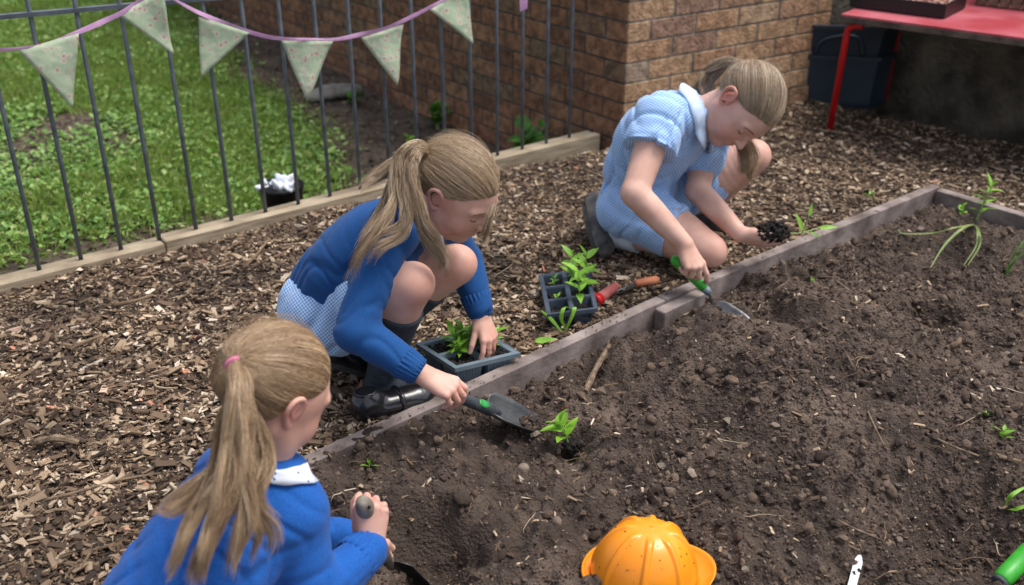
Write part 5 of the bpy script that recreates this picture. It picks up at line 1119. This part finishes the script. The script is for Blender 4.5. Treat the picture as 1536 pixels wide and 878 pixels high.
for i, (x, y, h, n, lb) in enumerate([(.72, .30, .115, 9, 'tall leafy seedling leaning over the front of the slate tray'), (.92, .62, .075, 6, 'round leaved seedling at the right side of the slate tray'), (.62, .80, .105, 8, 'tall seedling rising from the back cell of the slate tray'), (.25, .80, .03, 7, 'tiny feathery seedling in the back left cell of the slate tray'), (.25, .42, .022, 5, 'tiny weak seedling in the middle left cell of the slate tray'), (.88, .86, .095, 7, 'leafy seedling in the back right corner of the slate tray')]):
    seedling('seedling', P2_(x, y, -.016), h, n, .050 if h > .06 else .018, .019 if h > .06 else .006, lb, 'seedlings growing in the slate tray', (-.10+.15*i*.3, -.15), i+21)
# drooping pale plant hanging in front of the slate tray
t = empty('drooping_seedling', tuple(W(843, 470, z=.015)), 'pale drooping leaves hanging over the front rim of the slate tray', 'seedling')
lm = MB()
for l in ([(856, 462, .02), (846, 462, .045), (842, 478, .02), (848, 493, -.02)], [(856, 464, .02), (862, 462, .045), (856, 480, .015), (846, 500, -.024)], [(842, 498, -.02), (826, 478, .01), (812, 466, .03)]):
    pts = catmull([W(a, b, z=z) for a, b, z in l], 5); V = []
    for i, q in enumerate(pts):
        w_ = .0042*math.sin(math.pi*(i+.6)/(len(pts)+.4))+.001; x = np.array([1, .2, .1]); V += [q-x*w_, q+up*.001, q+x*w_]
    lm.add(V, [(i*3+j, i*3+j+1, i*3+4+j, i*3+3+j) for i in range(len(pts)-1) for j in (0, 1)])
lm.build('leaves', M['leaf'], t, True)
mb = MB(); leaf_mb(mb, W(803, 512, z=.012), D(1, .15, .1), D(0, .5, .8), .052, .016, .2, .2); tag(mb.build('fallen_leaf', M['leaf'], smooth=True), 'single long green leaf lying on the bark beside the plank', 'leaf')

# the seedling set by the trowel, with its dark root ball
b = onsoil(852, 662, 0); t = seedling('lettuce_seedling', b, .05, 7, .052, .028, 'bright green seedling leaning left over a black root ball beside the trowel', None, (-.35, .15), 2, stemr=.0022)
rg = np.random.default_rng(8); k = 150; q = rg.normal(0, 1, (k, 3)); q /= np.linalg.norm(q, axis=1, keepdims=True); cb = onsoil(860, 668, .006)
lumps('root_ball', cb+q*np.array([.024, .018, .011])*rg.random((k, 1))**.4, rg.uniform(.003, .007, k), 1, M['peat_l'], rg, None, t, kind=None)
for i, (u, v, h, n, L, w, lb, nm) in enumerate([(552, 708, .022, 7, .022, .008, 'small feathery weed in the soil near the foreground child', 'weed'), (752, 590, .025, 6, .018, .006, 'small upright weed by the plank behind the trowel', 'weed'),
        (803, 541, .012, 5, .012, .005, 'tiny weed touching the plank by the grey tray', 'weed'), (1218, 424, .010, 5, .014, .008, 'tiny two leaved sprout in the middle of the bed', 'weed'), (1176, 508, .010, 4, .012, .006, 'tiny sprout beside the hole of the green trowel', 'weed'),
        (1328, 324, .014, 5, .016, .008, 'small sprout close under the far end of the plank', 'weed'), (1303, 300, .018, 5, .028, .010, 'small weed on the bark just outside the bed plank', 'weed'), (1502, 660, .02, 7, .030, .011, 'leafy small seedling lying on soil at the right edge', 'seedling'), (1478, 628, .008, 5, .024, .010, 'pale small seedling lying flat on soil at the right', 'seedling')]):
    base = onsoil(u, v) if nm and i != 6 else W(u, v, z=MULCH+.005)
    seedling(nm, base, h, n, L, w, lb, None, (.2, .3), 40+i, cat=nm)
def straps(name, base, leaves, label, m='strap', cat='plant', w=.0032):
    t = empty(name, tuple(base), label, cat); lm = MB()
    for l in leaves:
        pts = catmull([np.asarray(base)]+[np.asarray(q) for q in l], 6); V = []; n_ = len(pts)
        for i, q in enumerate(pts):
            tn = nrm(pts[min(i+1, n_-1)]-pts[max(i-1, 0)]); x = nrm(np.cross(tn, [0, -.5, .9])); w_ = w*(1-.75*(i/n_)**2); V += [q-x*w_+up*.0012, q, q+x*w_+up*.0012]
        lm.add(V, [(i*3+j, i*3+j+1, i*3+4+j, i*3+3+j) for i in range(n_-1) for j in (0, 1)])
    lm.build('leaves', M[m], t, True); return t
bs = onsoil(1462, 338, .008)
straps('daylily_clump', bs, [[W(1432, 342, z=.03), W(1400, 350, z=.0), W(1355, 351, z=-.01), W(1348, 344, z=.0)], [W(1450, 340, z=.05), W(1425, 360, z=.03), W(1404, 388, z=-.01)], [W(1446, 341, z=.045), W(1418, 366, z=.02), W(1396, 402, z=-.02)], [W(1468, 346, z=.045), W(1470, 368, z=.02), W(1452, 398, z=-.02)], [W(1466, 346, z=.05), W(1464, 370, z=.02), W(1446, 398, z=-.02)]], 'pale strap leaves arching from a bare root in the far corner')
seedling('leafy_shoot', onsoil(1464, 332), .125, 13, .052, .014, 'upright green shoot with narrow leaves in the far corner of the bed', None, (.22, .0), 61, cat='plant', stemr=.003)
seedling('seedling', onsoil(1443, 325), .035, 5, .030, .020, 'broad leaved seedling left of the upright shoot', None, (-.2, 0), 63)
straps('grass_tuft', onsoil(1508, 412, .002), [[W(1520, 385, z=.03), W(1545, 350, z=.09)], [W(1516, 400, z=.01), W(1540, 372, z=.06)]], 'green grass blades at the right edge of the bed', 'leaf_d', w=.004)
straps('grass_tuft', onsoil(1508, 764, .002), [[W(1516, 745, z=.01), W(1540, 730, z=.02)], [W(1524, 764, z=-.01), W(1545, 757, z=.0)]], 'short grass blades above the green tool handle', 'leaf', w=.005)
# seedling with soil clump in the open hand
hcx = W(1159, 348, Y=2.585)
t = empty('seedling_plug', tuple(hcx), 'thin seedling with a ball of black compost held in an open hand', 'seedling')
rg = np.random.default_rng(18); k = 700; q = rg.normal(0, 1, (k, 3)); q /= np.linalg.norm(q, axis=1, keepdims=True)
lumps('root_ball', hcx+q*np.array([.047, .036, .027])*rg.random((k, 1))**.4, rg.uniform(.002, .0085, k), 1, M['peat_l'], rg, None, t, kind=None, amp=.4)
sm = MB(); pts = catmull([hcx+D(1, -.1, 0)*.03, W(1200, 350, Y=2.6), W(1216, 346, Y=2.62), W(1232, 341, Y=2.65)], 5); sm.tube(pts, .0016, 6)
pts2 = catmull([W(1203, 350, Y=2.6), W(1209, 338, Y=2.6), W(1214, 322, Y=2.6)], 5); sm.tube(pts2, .0014, 6); sm.build('stem', M['stem'], t, True)
lm = MB()
for (u, v, dx, dy, L, w) in ((1214, 324, .2, .9, .035, .010), (1203, 344, -.3, .9, .048, .013), (1230, 342, 1, .1, .050, .013), (1216, 349, .9, -.4, .03, .009), (1206, 350, -.2, 1, .03, .008)): leaf_mb(lm, W(u, v, Y=2.61), D(dx, dy, .1), D(.1, .4, .9), L, w, .3)
lm.build('leaves', M['leaf'], t, True)

# ---------------------------------------------------------------- hard hat
hb = onsoil(968, 862, 0); hz = hb[2]-.002; hc_ = np.array([hb[0]-.008, hb[1]-.015, hz]); t = empty('hard_hat', tuple(hc_), 'orange ribbed toy hard hat lying on the soil at the bottom', 'hard hat')
fr_ = nrm([.93, .22, 0]); sd_ = np.cross(up, fr_); tilt = np.array([.10, .05, 1]); tilt = nrm(tilt)
fr_ = nrm(fr_-tilt*np.dot(fr_, tilt)); sd_ = np.cross(tilt, fr_)
V = []; nu, nv = 288, 40; RL, RW, RH = .091, .084, .114
def ribs(a, e):
    k = 0
    for q in range(8):
        c = q*math.pi/4+math.pi/8; dd = math.atan2(math.sin(a-c), math.cos(a-c)); w_ = .0048/(max(.10, math.cos(e))*.09); k = max(k, math.exp(-(dd/w_)**4))
    return k*min(1, max(0, (1.36-e)/.2))*(1 if e > .25 else max(0, e/.25))
for j in range(nv+1):
    e = j/nv*math.pi/2
    for i in range(nu):
        a = 2*math.pi*i/nu; rr = 1+.042*ribs(a, e); h = RH*math.sin(e)**.92*rr if j else 0; x = math.cos(e)**.82 if j < nv else 0
        V.append(hc_+fr_*(RL*x*math.cos(a)*rr)+sd_*(RW*x*math.sin(a)*rr)+tilt*h)
Fc = [(j*nu+i, j*nu+(i+1) % nu, (j+1)*nu+(i+1) % nu, (j+1)*nu+i) for j in range(nv) for i in range(nu)]
o = mesh_py('shell', V, Fc, M['hardhat'], t, True); md = o.modifiers.new('thick', 'SOLIDIFY'); md.thickness = .0022
V = []
rows = [(1.0, .010), (1.06, .009), (1.12, .010), (1.18, .013), (1.20, .017)]
for k_, z in rows:
    for i in range(nu):
        a = 2*math.pi*i/nu; peak = max(0, math.cos(a))**1.5; side_ = .35*max(0, -math.cos(a)); g = 1+(k_-1)*(.55+side_+1.5*peak); V.append(hc_+fr_*RL*math.cos(a)*g+sd_*RW*math.sin(a)*(1+(k_-1)*.75)+tilt*(z+(k_-1)*.09*peak))
Fc = [(j*nu+i, j*nu+(i+1) % nu, (j+1)*nu+(i+1) % nu, (j+1)*nu+i) for j in range(len(rows)-1) for i in range(nu)]
o = mesh_py('brim', V, Fc, M['hardhat'], t, True); md = o.modifiers.new('thick', 'SOLIDIFY'); md.thickness = .002
mb = MB(); mb.tube([hc_+fr_*RL*(1.15+.0*a)*math.cos(a)+sd_*RW*1.16*math.sin(a)+tilt*(.013) for a in np.linspace(0, 2*math.pi, 60)], .0028, 8, cap=False); mb.build('brim_edge', M['hardhat'], t, True)
rg = np.random.default_rng(3); k = 70; a_ = rg.random(k)*6.28; e_ = rg.random(k)*1.2; P = np.array([hc_+fr_*(RL*math.cos(e)**.82*math.cos(a))+sd_*(RW*math.cos(e)**.82*math.sin(a))+tilt*(RH*math.sin(e)**.92+.001) for a, e in zip(a_, e_)])
lumps('soil_specks', P, rg.uniform(.0005, .0017, k), 1, M['peat_l'], rg, None, t, kind=None)

# ---------------------------------------------------------------- plant label, sticks, stones
a = onsoil(1276, 886, .004); b = W(1290, 833, z=a[2]+.035); d = nrm(b-a); r = nrm(np.cross(d, D(.1, .5, .85))); n = np.cross(r, d); w_ = .0075; L = np.linalg.norm(b-a)
a = a-d*.03; V = []
prof = [(0, .002), (.02, w_), (L+.03-.012, w_), (L+.03-.004, w_*.62), (L+.03, w_*.25)]
for z in (-.0006, .0006):
    for q, ww in prof: V += [a+d*q-r*ww+n*z, a+d*q+r*ww+n*z]
k = len(prof)*2; Fc = []
for i in range(len(prof)-1): Fc += [(i*2, i*2+1, i*2+3, i*2+2)[::-1], (k+i*2, k+i*2+1, k+i*2+3, k+i*2+2), (i*2, i*2+2, k+i*2+2, k+i*2), (i*2+1, k+i*2+1, k+i*2+3, i*2+3)]
t = tag(mesh_py('plant_label', V, Fc, M['white_pl']), 'white plastic plant label stuck in the soil at the bottom', 'plant label')
hp = a+d*(L+.03-.012)+n*.0007; mb = MB(); mb.tube([hp, hp+n*.0003], .0007, 8); mb.build('hole', M['black_pl'], t)
def stick(pts, r, label, m='twig', name='stick'):
    mb = MB(); pts = catmull(pts, 4); n = len(pts); rg = random.Random(int(pts[0][0]*1e4))
    mb.tube(pts, [r*(1-.35*i/n)*rg.uniform(.85, 1.15) for i in range(n)], 7); tag(mb.build(name, M[m], smooth=False), label, 'stick')
stick([onsoil(878, 588, .004), onsoil(893, 555, .012), onsoil(914, 518, .012)], .0085, 'thick peeled stick lying on the soil right of the grey tray', 'twig')
stick([onsoil(1302, 618, .004), onsoil(1312, 640, .008), onsoil(1326, 668, .004)], .0022, 'thin dark twig lying upright in the picture in the middle of the soil')
stick([onsoil(1390, 650, .006), onsoil(1425, 668, .010), onsoil(1468, 684, .004)], .0028, 'long brown twig lying on the soil near the right edge')
stick([onsoil(1245, 774, .005), onsoil(1275, 790, .006), onsoil(1322, 810, .004)], .0022, 'bent twig on the soil above the white plant label')
stick([W(106, 524, z=MULCH+.02), W(130, 512, z=MULCH+.03), W(153, 503, z=MULCH+.025)], .0050, 'pale grey stick lying on the bark at the left', 'chip')
stick([W(172, 458, z=MULCH+.02), W(200, 452, z=MULCH+.03), W(228, 443, z=MULCH+.025)], .0055, 'pale split stick on the bark below the fence', 'chip')
stick([W(366, 402, z=MULCH+.02), W(385, 382, z=MULCH+.03), W(404, 358, z=MULCH+.03)], .0040, 'straight tan stick on the bark near the timber board', 'chip')
stick([W(55, 664, z=MULCH+.02), W(85, 657, z=MULCH+.034), W(118, 664, z=MULCH+.02)], .0095, 'curved brown piece of bark lying at the left edge', 'twig', 'bark_piece')
stick([W(0, 762, z=MULCH+.02), W(90, 745, z=MULCH+.026), W(180, 720, z=MULCH+.026), W(270, 706, z=MULCH+.02)], .0034, 'long thin branch lying on the bark behind the foreground child')
stick([W(-10, 645, z=MULCH+.02), W(12, 636, z=MULCH+.03), W(30, 628, z=MULCH+.025)], .0052, 'short pale stick at the left picture edge', 'chip')
stick([W(66, 812, z=MULCH+.026), W(76, 826, z=MULCH+.03), W(86, 840, z=MULCH+.022)], .0065, 'flat grey splinter lying on the bark at the lower left', 'chip')
stick([onsoil(1422, 522, .004), onsoil(1436, 515, .02), onsoil(1440, 508, .012)], .0075, 'pale torn wood splinter sticking out of the soil at the right', 'chip')

# ---------------------------------------------------------------- bunting on the fence
off = fn*.012
def B(u, v, o_=0.02): return WP(u, v, FA+fn*(o_), fd)
t = empty('bunting', tuple(B(420, 58)), 'floral pennant bunting on a lilac ribbon tied along the fence', 'bunting')
path = [(-40, 78), (0, 75), (60, 68), (118, 48), (160, 30), (185, 18), (215, -2), (240, -14), (262, 0), (300, 20), (340, 36), (380, 50), (420, 58), (470, 59), (505, 59), (540, 52), (580, 42), (620, 24), (660, 3), (700, -20)]
pts = catmull([B(u, v, .022+.006*math.sin(i*1.7)) for i, (u, v) in enumerate(path)], 8); V = []
for i, q in enumerate(pts):
    tw = .35*math.sin(i*.16)+.2*math.sin(i*.41); h = .0068*(1-.55*abs(math.sin(i*.07+.5))**6); V += [q+up*h+fn*h*tw, q+fn*.001, q-up*h-fn*h*tw]
mesh_py('ribbon', V, [(i*3+j, i*3+j+1, i*3+4+j, i*3+3+j) for i in range(len(pts)-1) for j in (0, 1)], M['ribbon'], t, True)
V = [B(779, -12, .02), B(792, -14, .024), B(791, 13, .026), B(780, 18, .02)]; mesh_py('ribbon_tail', V, [(0, 1, 2, 3)], M['ribbon'], t)
flags = [((27, 76), (118, 50), (109, 163)), ((176, 22), (243, -14), (262, 83)), ((297, 24), (374, 49), (303, 117)), ((422, 60), (500, 62), (460, 151)), ((542, 57), (606, 37), (594, 129)), ((645, 15), (702, -18), (709, 67))]
for k, (a, b, c) in enumerate(flags):
    A_, B_, C_ = B(*a, .020), B(*b, .020), B(*c, .03); V = []; N1 = 14; idx = {}
    for i in range(N1+1):
        for j in range(N1+1-i):
            s1, s2 = i/N1, j/N1; q = A_*(1-s1-s2)+B_*s1+C_*s2; idx[i, j] = len(V); V.append(q+fn*(.006*math.sin(s1*7+k*1.3+s2*2)*(s2+.25)+.004*math.sin(s2*5+k)))
    Fc = [(idx[i, j], idx[i+1, j], idx[i, j+1]) for i in range(N1) for j in range(N1-i)]+[(idx[i+1, j], idx[i+1, j+1], idx[i, j+1]) for i in range(N1) for j in range(N1-i-1)]
    o = mesh_py('pennant', V, Fc, M['floral'], t, True); md = o.modifiers.new('thick', 'SOLIDIFY'); md.thickness = .001

# ---------------------------------------------------------------- red table with a tray on it
h = .44; ta = W(1262, 21, z=h); tf = nrm(W(1536, 57, z=h)-ta); tf[2] = 0; tf = nrm(tf); tb = np.array([-tf[1], tf[0], 0]); tb = tb if tb[1] > 0 else -tb
t = empty('red_table', (ta[0], ta[1], MULCH), 'low table with faded red top and red tube legs in the far corner', 'table')
c = ta+tf*.6+tb*.33; mb = MB(); mb.box(c+up*-.004, (tf, tb, up), (.6, .33, .0035)); mb.build('tabletop', M['red_top'], t)
mb = MB(); mb.box(c+up*-.0185, (tf, tb, up), (.602, .332, .0105), .002); mb.build('top_edge', M['edge_wood'], t)
for (x, y) in ((.02, .03), (.02, .62), (1.18, .03), (1.18, .62)):
    q = ta+tf*x+tb*y; sx = 1 if x < .5 else -1; o0 = q+tf*sx*(-.012)
    mb = MB(); mb.tube(catmull([q+tf*sx*.06+up*-.040, q+tf*sx*.03+up*-.043, q+tf*sx*.004+up*-.060, q+up*-.10], 6)[:].tolist()+[(o0+up*(MULCH-h+.0)).tolist()], .0125, 14); mb.build('leg', M['red_paint'], t, True)
ty = W(1275, 12, z=h+.002); tcn = ty+tf*.17+tb*.14
t = empty('potting_tray', tuple(tcn), 'black shallow tray of pinkish chips standing on the red table', 'tray')
mb = MB(); mb.box(tcn+up*.004, (tf, tb, up), (.175, .12, .003)); 
for sx, sy, hx, hy in ((0, -1, .18, .004), (0, 1, .18, .004), (-1, 0, .004, .116), (1, 0, .004, .116)): mb.box(tcn+tf*sx*.176+tb*sy*.12+up*.026, (tf, tb, up), (hx, hy, .025), .001)
mb.build('tray_body', M['black_pl'], t)
rg = np.random.default_rng(2); k = 1400; P = tcn+np.outer(rg.uniform(-.165, .165, k), tf)+np.outer(rg.uniform(-.11, .11, k), tb)+np.outer(rg.uniform(.012, .045, k), up)
o = chips('chips_in_tray', P, rg.uniform(.008, .02, k), rg.uniform(.005, .01, k), rg.uniform(.002, .004, k), .4, M['pinkchips'], rg, None, None);
o.parent = t; o.data.transform(Matrix.Translation(-t.location)); 
t = empty('wooden_crate', tuple(W(1490, 8, z=h)), 'small weathered slatted wooden crate on the red table', 'crate'); q0_ = W(1462, 8, z=h+.002)
for i in range(5): mb = MB(); mb.box(q0_+tf*(.02+.042*i)+tb*.02+up*.06, (tf, tb, up), (.018, .007, .058), .001); mb.build('slat', M['twig'], t)
mb = MB(); mb.box(q0_+tf*.104+tb*.035+up*.03, (tf, tb, up), (.11, .007, .016)); mb.box(q0_+tf*.104+tb*.17+up*.05, (tf, tb, up), (.11, .007, .05)); 
for x in (0.0, .208): mb.box(q0_+tf*x+tb*.10+up*.045, (tf, tb, up), (.007, .062, .045))
mb.build('crate_box', M['twig'], t)

# ---------------------------------------------------------------- black tub behind
tc_ = W(1256, 165, z=MULCH)+np.array([.03, .20, 0]); t = empty('plastic_tub', tuple(tc_), 'dark blue black faceted plastic tub standing in the corner under the table', 'tub')
fx = nrm([.98, -.15, 0]); fy = np.array([-fx[1], fx[0], 0]); V = []; ring = []
def octo(w, dpt, ch): return [(-w+ch, -dpt), (w-ch, -dpt), (w, -dpt+ch), (w, dpt-ch), (w-ch, dpt), (-w+ch, dpt), (-w, dpt-ch), (-w, -dpt+ch)]
lev = [(0, .21, .17), (.02, .215, .175), (.022, .208, .168), (.205, .216, .175), (.207, .226, .185), (.225, .226, .185), (.228, .212, .171), (.335, .221, .18), (.337, .230, .188), (.35, .230, .188), (.35, .192, .166), (.23, .185, .16), (.02, .175, .15)]
for z, w_, d_ in lev: V += [tc_+fx*x+fy*y+up*z for x, y in octo(w_, d_, .075)]
Fc = [(j*8+i, j*8+(i+1) % 8, (j+1)*8+(i+1) % 8, (j+1)*8+i) for j in range(len(lev)-1) for i in range(8)]+[tuple(range(7, -1, -1)), tuple(range((len(lev)-1)*8, len(lev)*8))]
tubo = mesh_py('tub_body', V, Fc, M['tub'], t)
mb = MB(); mb.tube(catmull([tc_-fx*.12-fy*.178+up*.228, tc_-fx*.10-fy*.183+up*.285, tc_-fx*.02-fy*.185+up*.31, tc_+fx*.05-fy*.185+up*.30, tc_+fx*.075-fy*.182+up*.228], 6), .008, 8); mb.build('moulded_arch', M['tub'], t, True)
for x in (-.185, .185): mb = MB(); mb.box(tc_+fx*x-fy*.10+up*.37, (fx, fy, up), (.018, .05, .025), .004); mb.build('lug', M['tub'], t)

# ---------------------------------------------------------------- beyond the fence
pq = W(432, 332, z=-.10); pb = np.array([pq[0], pq[1]+.10, 0]); pz = float(lowz(np.array([pb[0]]), np.array([pb[1]]))[0]); pt = W(421, 275, Y=pb[1]); pb[0] = pt[0]; hh = pt[2]-pz
t = empty('plant_pot', (pb[0], pb[1], pz), 'black pot topped with crumpled white plastic behind the fence', 'pot')
mb = MB(); mb.tube([np.array([pb[0], pb[1], pz]), np.array([pb[0], pb[1], pz+hh-.02]), np.array([pb[0], pb[1], pz+hh-.018]), np.array([pb[0], pb[1], pz+hh-.004])], [.060, .072, .077, .077], 24); mb.build('pot', M['black_pl'], t, True)
rg = np.random.default_rng(77); F_ = Field(np.array([pb[0]-.12, pb[1]-.12, pz+hh-.05]), np.array([pb[0]+.12, pb[1]+.12, pz+hh+.07]), .003)
for i in range(26):
    a = rg.random()*6.28; r = rg.uniform(.0, .062); F_.ell(np.array([pb[0]+r*math.cos(a), pb[1]+r*math.sin(a), pz+hh+rg.uniform(-.008, .014)]), np.linalg.qr(rg.normal(size=(3, 3)))[0], (rg.uniform(.014, .030), rg.uniform(.010, .02), .008), .003)
F_.wobble(.003, [((1, 0, .3), .02), ((0, 1, .5), .017)], 2); F_.build('crumpled_plastic', M['white_pl'], t, 0)

def seg(P, A_, B_): return (P[:, 0]-A_[0])*(B_[1]-A_[1])-(P[:, 1]-A_[1])*(B_[0]-A_[0])
grid_sheet('lower_ground', -4.6, .8, 2.4, 8.0, .03, lowz, lambda p: beyond_fence(p, .045) & ((p[..., 0]-CORN[0])*nl[0]+(p[..., 1]-CORN[1])*nl[1] > -.02), M['low_earth'], label='brown earth beyond the fence')
gl = [W(u, v, z=-.22)[:2] for u, v in [(-700, 640), (330, 330), (470, 300), (505, 235), (440, 180), (350, 130), (290, 60), (262, 0), (250, -60), (-900, -60)]]
def in_poly(p, poly):
    x, y = p[..., 0], p[..., 1]; c = np.zeros(x.shape, bool); j = len(poly)-1
    for i in range(len(poly)):
        a, b = poly[i], poly[j]; c ^= ((a[1] > y) != (b[1] > y)) & (x < (b[0]-a[0])*(y-a[1])/(b[1]-a[1]+1e-12)+a[0]); j = i
    return c
def leafcarpet(name, n, box, L, w, m, seed, label, tilt=.5, thr=-.1, up_l=.02, lift=.03, sc=.28):
    rg = np.random.default_rng(seed); p = scatter(n, *box, lambda q: beyond_fence(q, .05), rg); 
    jit = p+rg.normal(0, .09, p.shape); p = p[in_poly(jit, gl)]; p = p[inview(p, 300)]; dn = fbm(p[:, 0], p[:, 1], sc, 3, seed); p = p[dn > thr+rg.normal(0, .12, len(p))]; n = len(p)
    z = lowz(p[:, 0], p[:, 1])+rg.random(n)*lift; a = rg.random(n)*6.28; el = rg.normal(tilt, .35, n); ux = np.stack([np.cos(a)*np.cos(el), np.sin(a)*np.cos(el), np.sin(el)], -1)
    sy = np.stack([-np.sin(a), np.cos(a), np.zeros(n)], -1)+rg.normal(0, .25, (n, 3)); uz = np.cross(ux, sy); LL = L*rg.uniform(.6, 1.35, n); ww = w*rg.uniform(.6, 1.3, n); P = np.column_stack([p, z])
    e = lambda t, s, b: P+ux*(LL*t)[:, None]+sy*(ww*s)[:, None]+uz*(LL*b)[:, None]
    V = np.stack([e(0, 0, 0), e(.45, -.5, .08), e(.5, 0, -.04), e(.45, .5, .08), e(1, 0, -.12)], 1); F4 = np.array([(0, 1, 2), (1, 4, 2), (0, 2, 3), (2, 4, 3)])
    return tag(mesh_np(name, V.reshape(-1, 3), (F4[None]+(np.arange(n)*5)[:, None, None]).reshape(-1, 3), m, smooth=True), label, None, None, 'stuff')
bx = (-4.6, .6, 2.5, 8)
leafcarpet('ground_cover', 230000, bx, .026, .019, M['cover'], 51, 'low clover like weeds covering the lawn beyond the fence', .35, -.12)
leafcarpet('grass', 340000, bx, .045, .0035, M['grass'], 52, 'short bright grass on the lawn beyond the fence', 1.0, -.22, sc=.6, lift=.008)
P6 = scatter(26000, -2.6, .7, 2.9, 7.5, lambda p: beyond_fence(p, .06) & ((p[..., 0]-CORN[0])*nl[0]+(p[..., 1]-CORN[1])*nl[1] > .02), rng); P6 = P6[inview(P6)]; n = len(P6); L = .013*np.exp(rng.normal(0, .5, n))
chips('leaf_litter', np.column_stack([P6, lowz(P6[:, 0], P6[:, 1])+.004]), L, L*.5, L*.15, .35, M['litter'], rng, 'dull brown leaf litter on the earth by the brick wall')
def weedplant(u, v, Y, h, n, L, w, lb, seed, stems=3, m='leaf_d'):
    b = W(u, v, Y=Y); b[2] = float(lowz(np.array([b[0]]), np.array([b[1]]))[0]); return seedling('wall_weed', b, h, n, L, w, lb, 'weeds growing at the foot of the brick wall', (0, -.1), seed, m, 'weed', stems=stems, stemr=.003)
b0 = CORN+dl*.62+nl*.09
weedplant(800, 230, (CORN+dl*.42)[1]-.10, .26, 9, .085, .05, 'tallest leafy weed at the brick wall beside the fence end', 5, 4)
weedplant(825, 225, (CORN+dl*.30)[1]-.08, .15, 7, .075, .045, 'low leafy weed at the fence end by the brick wall', 6, 3)
weedplant(655, 178, (CORN+dl*1.15)[1]-.05, .12, 8, .07, .04, 'bushy small weed half way along the brick wall', 7, 3)
weedplant(680, 200, (CORN+dl*.95)[1]-.10, .05, 5, .05, .03, 'tiny weed right of the bushy one at the wall', 8, 1)
weedplant(532, 148, (CORN+dl*1.75)[1]-.15, .05, 6, .06, .035, 'low bluish weed beside the flat stone', 9, 2)
weedplant(445, 300, 3.25, .07, 6, .05, .02, 'pale weed leaning in front of the black pot', 10, 3, 'leaf')
weedplant(612, 185, (CORN+dl*1.30)[1]-.35, .03, 5, .04, .025, 'tiny yellow green weed left of the bushy one', 12, 1, 'leaf')
sb = W(502, 140, z=-.20); F_ = Field(sb-[.22, .2, .08], sb+[.22, .2, .1], .006); F_.chain([sb-fd*.11, sb+fd*.10], [.055, .05], .01, flat=((0, 0, 1), .45)); F_.ell(sb+up*.01, np.array([fd, fn, up]), (.15, .08, .03), .02); F_.wobble(.008, [((1, .2, 0), .09), ((0, 1, .4), .07)], 3)
o = F_.build('flat_stone', M['stone'], None); tag(o, 'flat grey stone lying on the earth near the brick wall', 'stone')
